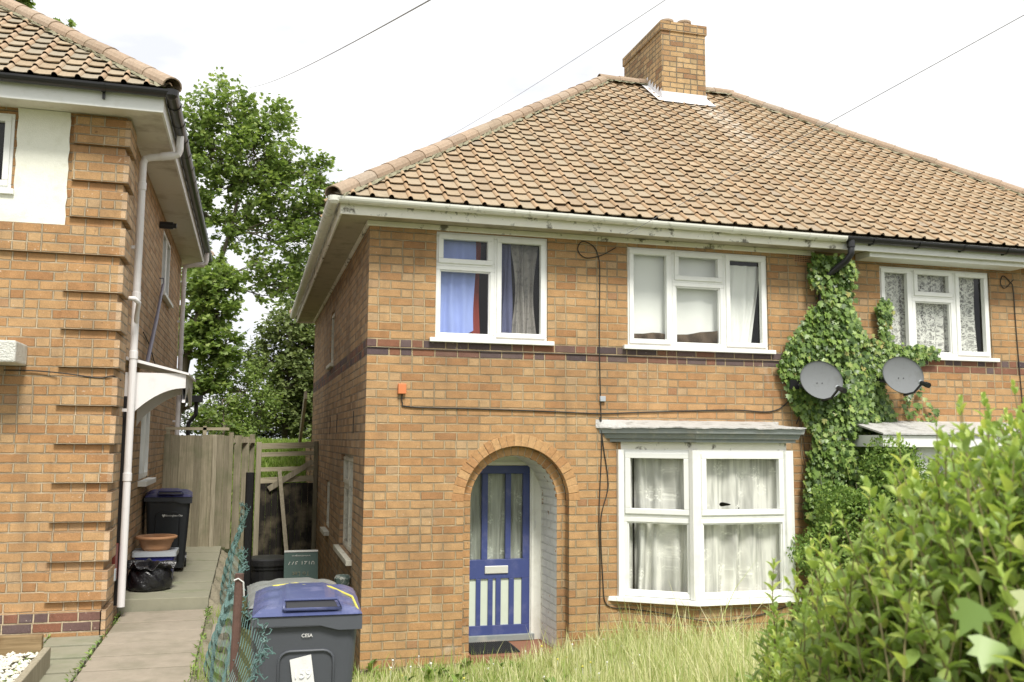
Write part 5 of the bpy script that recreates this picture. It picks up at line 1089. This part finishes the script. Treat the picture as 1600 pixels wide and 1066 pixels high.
tree('maple_tree', 'leafy lower tree against the back of the left house', (-2.75, 12.0, 1.5), [(-2.75, 12, 1.2), (-2.6, 12, 2.6), (-2.4, 12, 4.2), (-2.2, 12, 5.0)],
     [((-2.15, 12, 5.6), 0.624, 1190), ((-1.85, 12, 4.9), 0.600, 1105), ((-2.3, 12, 4.7), 0.540, 765), ((-2.1, 12, 4.1), 0.600, 1020), ((-1.65, 12, 4.2), 0.520, 700), ((-1.72, 12, 5.5), .45, 650), ((-1.6, 12, 3.6), .5, 600), ((-2.2, 12, 3.4), 0.540, 714)], 'lobed', 'leaf_tree', .105, tr=.13)
tree('cypress_bush', 'broad feathery green bush left of the main house side wall', (-.3, 13.0, 1.6), [(-.3, 13, 1.4), (-.3, 13, 2.8), (-.25, 13, 4.0)],
     [((-.25, 13, 4.6), 0.780, 1800), ((.35, 13, 4.3), 0.715, 1520), ((-.75, 13, 3.9), 0.715, 1400), ((-.1, 12.7, 3.6), 0.780, 1800), ((.5, 12.8, 3.3), 0.715, 1400), ((-.5, 12.8, 2.9), 0.650, 1200), ((.3, 12.7, 2.5), 0.650, 1200), ((.9, 13, 3.8), 0.650, 1000)], 'feather', 'leaf_conifer', .115, tr=.09, limbs=True)
tree('elder_bush', 'rounded mid-green bush above the gate', (-1.0, 12.2, 1.5), [(-1.0, 12.2, 1.3), (-1.0, 12.2, 2.3), (-.95, 12.2, 3.0)],
     [((-1.35, 12, 3.2), 0.625, 1300), ((-1.75, 12, 2.7), 0.562, 1040), ((-.9, 12, 2.8), 0.625, 1300), ((-1.3, 11.8, 2.35), 0.562, 1040), ((-1.0, 12.3, 3.6), 0.500, 760)], 'small', 'leaf_tree', .085, tr=.07)
tree('holly_bush', 'dark dense bush low against the side of the main house', (.1, 14.0, 1.7), [(.1, 14, 1.5), (.1, 14, 2.3), (.1, 14, 3.2)],
     [((.1, 14, 2.9), 0.750, 1800), ((.75, 14, 2.6), 0.750, 1600), ((-.5, 14.2, 2.3), 0.688, 1400), ((-1.2, 14.3, 2.6), 0.750, 1400), ((-1.9, 14.3, 2.3), 0.750, 1200), ((.2, 13.8, 2.1), 0.750, 1400), ((.9, 14, 3.6), 0.750, 1000), ((-2.5, 14, 2.6), 0.750, 1000)], 'small', 'leaf_dark', .095, tr=.08)
tree('lime_tree', 'distant pale tree seen through the gap under the sycamore crown', (.6, 24, 2), [(.6, 24, 1.9), (.6, 24, 5), (.6, 24, 7.5)],
     [((.5, 24, 8.0), 1.035, 992), ((1.3, 24, 7.2), 1.150, 1120), ((.3, 24, 6.6), 1.035, 960), ((1.2, 24, 9.2), 1.035, 672), ((1.9, 24, 8.4), 1.035, 672)], 'small', 'leaf_dark', .16, tr=.16)
tree('hazel_bush', 'loose pale green bush just behind the fence top', (-1.6, 9.6, 1.2), [(-1.6, 9.6, 1.0), (-1.6, 9.6, 1.8), (-1.55, 9.6, 2.4)],
     [((-1.9, 9.6, 2.55), .34, 420), ((-1.45, 9.6, 2.4), .32, 360), ((-1.15, 9.7, 2.15), .28, 260), ((-1.6, 9.7, 2.9), .28, 240)], 'lobed', 'leaf_tree', .07, tr=.05)
tree('roof_top_tree', 'treetop just showing above the middle of the left roof', (-6.0, 12, 2), [(-6.0, 12, 1.9), (-5.8, 12, 6), (-5.2, 12, 10.2)], [((-5.18, 12, 10.85), .28, 130), ((-5.42, 12, 10.6), .25, 60)], 'lobed', 'leaf_tree', .12, tr=.12)
tree('roof_top_tree', 'treetop showing in the top left corner above the left roof', (-6.9, 12.2, 2), [(-6.9, 12.2, 1.9), (-6.6, 12.2, 7), (-6.3, 12.2, 11)], [((-6.2, 12.2, 11.6), .35, 260), ((-6.7, 12.2, 11.6), .4, 200)], 'lobed', 'leaf_tree', .12, tr=.12)
# soft shrub growth by the path and fence foot, short grass behind the gate
n = 16000; gx_ = RNG.uniform(-1.6, .1, n); gy2 = RNG.uniform(7.0, 11.2, n)
P = np.column_stack([gx_, gy2, [gz(a, b)-.01 for a, b in zip(gx_, gy2)]]); A = np.column_stack([RNG.normal(size=n)*.35, RNG.normal(size=n)*.35, np.ones(n)])
tag(leafmesh('back_grass', P, A, rnd_unit(n), RNG.uniform(.08, .2, n), 'small', 'grass_short', None, .22), 'bright green grass of the back garden seen through the gate', 'grass', kind='stuff')

# ------------------------------------------------------------------ tall front grass
def blades(name, label, n, xf, zf_, hh, mat, wdt=.006):
    V = np.zeros((n, 7, 3)); X, Y = xf(n); Z = np.array([zf_(a, b) for a, b in zip(X, Y)])-.02; Hh = hh(n, X, Y)
    an = RNG.uniform(0, 6.28, n); ln = RNG.gamma(2, .12, n); dx, dy = np.cos(an)*ln, np.sin(an)*ln; pa = RNG.uniform(0, 6.28, n); wx, wy = np.cos(pa)*wdt, np.sin(pa)*wdt
    for i, (t, wk) in enumerate(((0, 1), (.4, .9), (.75, .6))):
        cx_, cy_, cz_ = X+dx*Hh*t*t, Y+dy*Hh*t*t, Z+Hh*t*(1-.12*t*ln)
        V[:, 2*i] = np.column_stack([cx_-wx*wk, cy_-wy*wk, cz_]); V[:, 2*i+1] = np.column_stack([cx_+wx*wk, cy_+wy*wk, cz_])
    V[:, 6] = np.column_stack([X+dx*Hh, Y+dy*Hh, Z+Hh*(1-.12*ln)])
    F_ = [(0, 1, 3, 2), (2, 3, 5, 4), (4, 5, 6)]; lv = np.array([i for f in F_ for i in f]); ls = np.array([4, 4, 3])
    loops = (lv[None]+(np.arange(n)*7)[:, None]).ravel(); tot = np.tile(ls, n); st = np.concatenate([[0], np.cumsum(tot)[:-1]])
    me = bpy.data.meshes.new(name); me.vertices.add(n*7); me.vertices.foreach_set('co', V.ravel().astype(np.float32)); me.loops.add(len(loops)); me.loops.foreach_set('vertex_index', loops.astype(np.int32))
    me.polygons.add(len(tot)); me.polygons.foreach_set('loop_start', st.astype(np.int32)); me.polygons.foreach_set('loop_total', tot.astype(np.int32)); me.materials.append(MT[mat]); me.update(calc_edges=True)
    o = bpy.data.objects.new(name, me); COL.objects.link(o); return tag(o, label, 'grass', kind='stuff')
def clump_h(base, var, sx=1.0):
    def h(n, X, Y):
        c = .5+.5*np.sin(X*2.3+1.1*np.sin(Y*3))*np.cos(Y*2.1+X); return base*(.6+.4*c)+RNG.gamma(2, var, n)
    return h
def left_ramp(X): return np.clip((X-.3)/2.2, .42, 1)
blades('long_grass', 'tall pale uncut grass covering the front garden below the bay' , 42000, lambda n: (RNG.uniform(-.35, 5.6, n), -.06-RNG.uniform(0, 1, n)**1.3*3.4), gz, lambda n, X, Y: clump_h(.40, .07)(n, X, Y)*left_ramp(X)*(.75+.25*np.clip(-Y*2, 0, 1)), 'grass', .0050)
blades('green_undergrowth', 'shorter green blades at the foot of the tall grass', 12000, lambda n: (RNG.uniform(-.45, 6, n), -.04-RNG.uniform(0, 1, n)*3.6), gz, clump_h(.16, .035), 'grass_short', .006)
blades('verge_weeds', 'thin green weeds along the path edge and fence foot', 2600, lambda n: (-1.30+RNG.normal(size=n)*.07, RNG.uniform(-4.8, .8, n)), lambda a, b: .40, lambda n, X, Y: RNG.gamma(2, .035, n)*(np.sin(Y*3.1) > -.2), 'grass_short', .004)
n = 2600; cxs = RNG.uniform(-.3, 5.2, 170); cys = -RNG.uniform(.05, 2.2, 170); ci = RNG.integers(0, 170, n); an = RNG.uniform(0, 6.28, n)
P = np.column_stack([cxs[ci]+RNG.normal(size=n)*.02, cys[ci]+RNG.normal(size=n)*.02, np.zeros(n)]); P[:, 1] = np.minimum(P[:, 1], -.03); P[:, 2] = [gz(a, b)+h for a, b, h in zip(P[:, 0], P[:, 1], RNG.uniform(.0, .16, n))]
tag(leafmesh('broad_weeds', P, np.column_stack([np.cos(an), np.sin(an), RNG.uniform(.4, 1.6, n)]), np.column_stack([-np.cos(an)*.6, -np.sin(an)*.6, np.ones(n)])+RNG.normal(size=(n, 3))*.15, RNG.uniform(.05, .14, n), 'simple', 'leaf_box', None, .7), 'broad-leaved green weeds growing through the grass', 'weeds', kind='stuff')
n = 500; P = np.column_stack([RNG.choice([-2.19, -1.40, -2.62], n)+RNG.normal(size=n)*.012, RNG.uniform(-2.6, .7, n), np.full(n, .50)]); an = RNG.uniform(0, 6.28, n)
tag(leafmesh('joint_weeds', P, np.column_stack([np.cos(an), np.sin(an), RNG.uniform(.2, 1.2, n)]), rnd_unit(n)+np.array([0, 0, 1.2]), RNG.uniform(.015, .045, n), 'small', 'leaf_box', None, .8), 'tiny weeds and moss in the joints of the path', 'weeds', kind='stuff')
m = MB()
for k in range(90):   # dandelion clocks and a few yellow heads on stalks
    x = RNG.uniform(.2, 4.8); y = -RNG.uniform(.1, 1.4); z = gz(x, y)+RNG.uniform(.18, .38)*(1 if x > 1.6 else .7); r = random.uniform(.007, .013)
    m.lathe((x, y, z), [(0, r), (r*.8, r*.6), (r, 0), (r*.7, -r*.7), (0, -r)], 6, 0 if k % 6 else 1); m.tube([(x, y, z), (x+.01, y, z-.25)], .0018, 4, 0)
tag(m.build('wild_flowers', ['paper', 'yellow']), 'small white and yellow wild flower heads among the tall grass', 'flowers', kind='stuff')

# ------------------------------------------------------------------ ivy on the party wall
def inside(poly, x, y):
    c = False; j = len(poly)-1
    for i in range(len(poly)):
        if (poly[i][1] > y) != (poly[j][1] > y) and x < (poly[j][0]-poly[i][0])*(y-poly[i][1])/(poly[j][1]-poly[i][1])+poly[i][0]: c = not c
        j = i
    return c
IV = [(4.90, 4.24), (5.34, 4.24), (5.40, 3.97), (5.36, 3.60), (5.62, 3.30), (5.80, 3.35), (5.78, 3.78), (5.96, 3.80), (5.92, 3.45), (5.98, 3.27), (6.62, 3.25), (6.60, 3.17), (6.20, 3.06), (5.97, 3.04), (5.80, 2.80), (5.98, 2.45), (5.80, 2.1), (6.0, 1.96), (5.74, 1.5), (4.75, 1.3), (4.78, 1.82), (4.86, 2.24), (4.62, 2.60), (4.50, 3.0), (4.72, 3.45), (5.0, 3.75), (4.88, 4.0)]
IV2 = [(6.10, 2.85), (6.30, 2.95), (6.66, 2.36), (6.40, 2.33), (6.06, 2.55)]
I_ = thing('ivy', 'ivy climbing the wall around the black downpipe between the two halves', 'climbing plant', (5.1, 0, 0)); POS = []; NR = []; AX = []
while len(POS) < 10500:
    q = IV if random.random() < .93 else IV2; x = random.uniform(4.45, 6.7); z = random.uniform(1.3, 4.3)
    if not inside(q, x+random.gauss(0, .02), z+random.gauss(0, .02)): continue
    dens = .5+.5*math.sin(x*6+2*math.sin(z*3.1))*math.cos(z*5+x)
    if random.random() > .45+.6*dens: continue
    core = max(0, 1-abs(x-5.2)/.75); d = .03+.16*core*random.random()+.05*random.random()+.10*core*dens
    POS.append((x, -d, z)); NR.append((random.gauss(0, .35), -1, random.gauss(.45, .4))); AX.append((random.gauss(0, .5), -.25, -1+random.gauss(0, .35)))
n = len(POS); leafmesh('foliage', np.array(POS), np.array(AX), np.array(NR), RNG.uniform(.032, .075, n), 'lobed', 'leaf_ivy', I_)
m = MB()
for k in range(16):
    x = 5.1+random.uniform(-.12, .2); P = [(x, -.03, -.1)]; z = -.1; tx = random.choice([4.75, 5.0, 5.15, 5.2, 5.5, 5.8]); tz = random.uniform(3.2, 4.0) if abs(tx-5.15) < .2 else random.uniform(2.3, 2.9)
    for q in range(1, 9): t = q/8; P.append((x+(tx-x)*t*t+random.gauss(0, .03), -.02-.02*random.random(), -.1+(tz+.1)*t))
    m.tube(P, [.014*(1-.8*q/8) for q in range(9)], 5, caps=False)
m.build('stems', 'bark', I_, smooth=True)
# shrub below the ivy
SH = thing('dark_shrub', 'fine-leaved green shrub at the wall below the ivy, right of the bay', 'shrub', (5.2, -.7, -.1)); n = 30000
d = rnd_unit(n); k = RNG.uniform(.55, 1, n)**.4; lob = 1+.12*np.sin(d[:, 0]*7+2)+.12*np.sin(d[:, 2]*9+d[:, 0]*5)
P = np.column_stack([5.50+d[:, 0]*k*1.02*lob, -.64+d[:, 1]*k*.52*lob, 1.02+d[:, 2]*k*1.0*lob]); P = P[P[:, 1] < -.03]; n = len(P)
leafmesh('foliage', P, rnd_unit(n)+np.array([0, -.3, .5]), rnd_unit(n)+np.array([0, -.4, .7]), RNG.uniform(.03, .058, n), 'small', 'leaf_box', SH)
m = MB()
for k in range(26): m.tube(curve_pts((5.4+random.uniform(-.2, .2), -.6, -.1), (5.45+random.uniform(-.8, .8), -.62+random.uniform(-.35, .35), random.uniform(.9, 1.9)), 5, .04), [.014, .012, .01, .008, .006, .003], 5, caps=False)
m.build('stems', 'bark', SH)

# ------------------------------------------------------------------ privet hedge close to the camera
HD = thing('privet_hedge', 'bright green privet hedge filling the lower right foreground', 'hedge', (.7, -7.2, .5))
def htop(x, y):
    z = 2.225-.67*max(0, y+7.65)**1.25-.05*max(0, -7.9-y)
    z -= 1.0*max(0, .36-x)**1.1*(.9+.9*sst(-7.5, -6.8, y)); z -= 1.2*max(0, y+6.75)**1.2
    z += .05*math.sin(x*9+y*4)+.04*math.sin(x*5-y*11)
    return z
PY, AY, NY, SY = [], [], [], []; PO, AO, NO, SO = [], [], [], []; m = MB()
rr = random.Random(12)
def shoot(b, e, pairs, sz, young):
    b = Vector(b); e = Vector(e); P = curve_pts(b, e, 5, .02, 0); m.tube(P, [.0024, .0022, .002, .0018, .0014, .001], 4, caps=False)
    d = (e-b).normalized(); a = d.orthogonal().normalized()
    for k in range(pairs):
        t = (k+.6)/pairs; i = min(4, int(t*5)); p = P[i]+(P[i+1]-P[i])*(t*5-i); a = (Matrix.Rotation(R(90)+rr.gauss(0, .25), 3, d) @ a)
        s_ = sz*(1.05-.45*t)*rr.uniform(.8, 1.15)
        for sg in (-1, 1):
            ax = a*sg+d*(.55+.7*t)+Vector((0, 0, .1)); nn_ = d*1.0-a*sg*.35+Vector((rr.gauss(0, .2), rr.gauss(0, .2), .35))
            (PY if young else PO).append(tuple(p)); (AY if young else AO).append(tuple(ax)); (NY if young else NO).append(tuple(nn_)); (SY if young else SO).append(s_)
    if young:
        for sg in (-1, 1): PY.append(tuple(P[-1])); AY.append(tuple(d+a*sg*.22)); NY.append(tuple(a*-sg+Vector((0, 0, .1)))); SY.append(sz*.5)
cnt = 0
while cnt < 4300:
    x = rr.uniform(-.02, 1.7); y = rr.uniform(-8.35, -6.15); zt_ = htop(x, y)
    if zt_ < .7: continue
    face = rr.random()
    if face < .38: e = Vector((x, y, zt_+rr.uniform(-.06, .07)))         # top
    elif face < .9:                                                    # face toward the camera side / left
        z = rr.uniform(.8, zt_); xx = .03+.28*max(0, (z-.9)/1.4)**1.5+rr.gauss(0, .05)+.12*sst(-7.0, -6.4, y); e = Vector((xx, y, min(z, htop(max(xx, .05), y)+.03)))
    elif face < .95: e = Vector((x, y, rr.uniform(.7, max(.8, zt_-.05))))
    else: z = rr.uniform(.9, 1.7); yy = rr.uniform(-7.3, -6.55); e = Vector((.26+.16*(z-.9)+abs(rr.gauss(0, .05)), yy, z if z < 1.62 else 1.62))
    if e.y < -8.0 and e.x < .35: continue
    dirv = Vector((rr.gauss(-.22, .25), rr.gauss(0, .25), 1)).normalized(); L = rr.uniform(.16, .30); b = e-dirv*L
    shoot(b, e, rr.choice((5, 6, 7)), rr.uniform(.040, .062), rr.random() < (.8 if face < .85 else .3)); cnt += 1
for k in range(230):       # long upright shoots standing clear of the clipped surface
    x = rr.uniform(.0, 1.3); y = rr.uniform(-8.0, -6.3); zt_ = htop(x, y)
    if zt_ < 1.25 or x < .28 or (y < -7.9 and x < .3): continue
    e = Vector((x+rr.gauss(-.03, .04), y+rr.gauss(0, .04), zt_+rr.uniform(.05, .15))); shoot(e-Vector((rr.gauss(0, .05), rr.gauss(0, .05), 1)).normalized()*rr.uniform(.22, .34), e, 8, rr.uniform(.036, .052), True)
for k in range(4600):      # inner older leaves fill the body
    x = rr.uniform(.05, 1.8); y = rr.uniform(-8.35, -6.3); zt_ = htop(x, y)-.07
    if zt_ < .7 or (y < -8 and x < .4): continue
    e = Vector((x+.06, y, rr.uniform(.5, zt_))); dirv = Vector((rr.gauss(-.2, .4), rr.gauss(0, .4), 1)).normalized(); shoot(e-dirv*.2, e, 4, rr.uniform(.042, .058), False)
leafmesh('young_foliage', np.array(PY), np.array(AY), np.array(NY), np.array(SY), 'simple', 'leaf_privet', HD, .88)
leafmesh('foliage', np.array(PO), np.array(AO), np.array(NO), np.array(SO), 'simple', 'leaf_privet_old', HD, .95)
m.build('stems', 'stem', HD)
m = MB()
for k in range(14): m.tube(curve_pts((1.1+rr.uniform(-.3, .5), -7.3+rr.uniform(-.7, .6), .45), (1.1+rr.uniform(-.4, .5), -7.3+rr.uniform(-.7, .6), 1.6), 5, .03), .010, 6)
m.build('branches', 'bark', HD)
iv = []
for (x, y, z) in ((-.13, -7.93, 1.93), (-.08, -7.9, 1.87), (-.02, -7.95, 1.82), (-.12, -7.85, 1.80), (.02, -7.88, 1.93), (.06, -7.98, 1.86)): iv.append((x+.085, y+.02, z))
iv = np.array(iv); n = len(iv); tag(leafmesh('ivy', iv, np.array([(-.5, -.3, -.5)]*n)+RNG.normal(size=(n, 3))*.4, np.array([(-.3, -.8, .6)]*n)+RNG.normal(size=(n, 3))*.15, RNG.uniform(.045, .06, n), 'lobed', 'leaf_ivy', None), 'few large ivy leaves poking out of the near hedge at the bottom right', 'climbing plant')
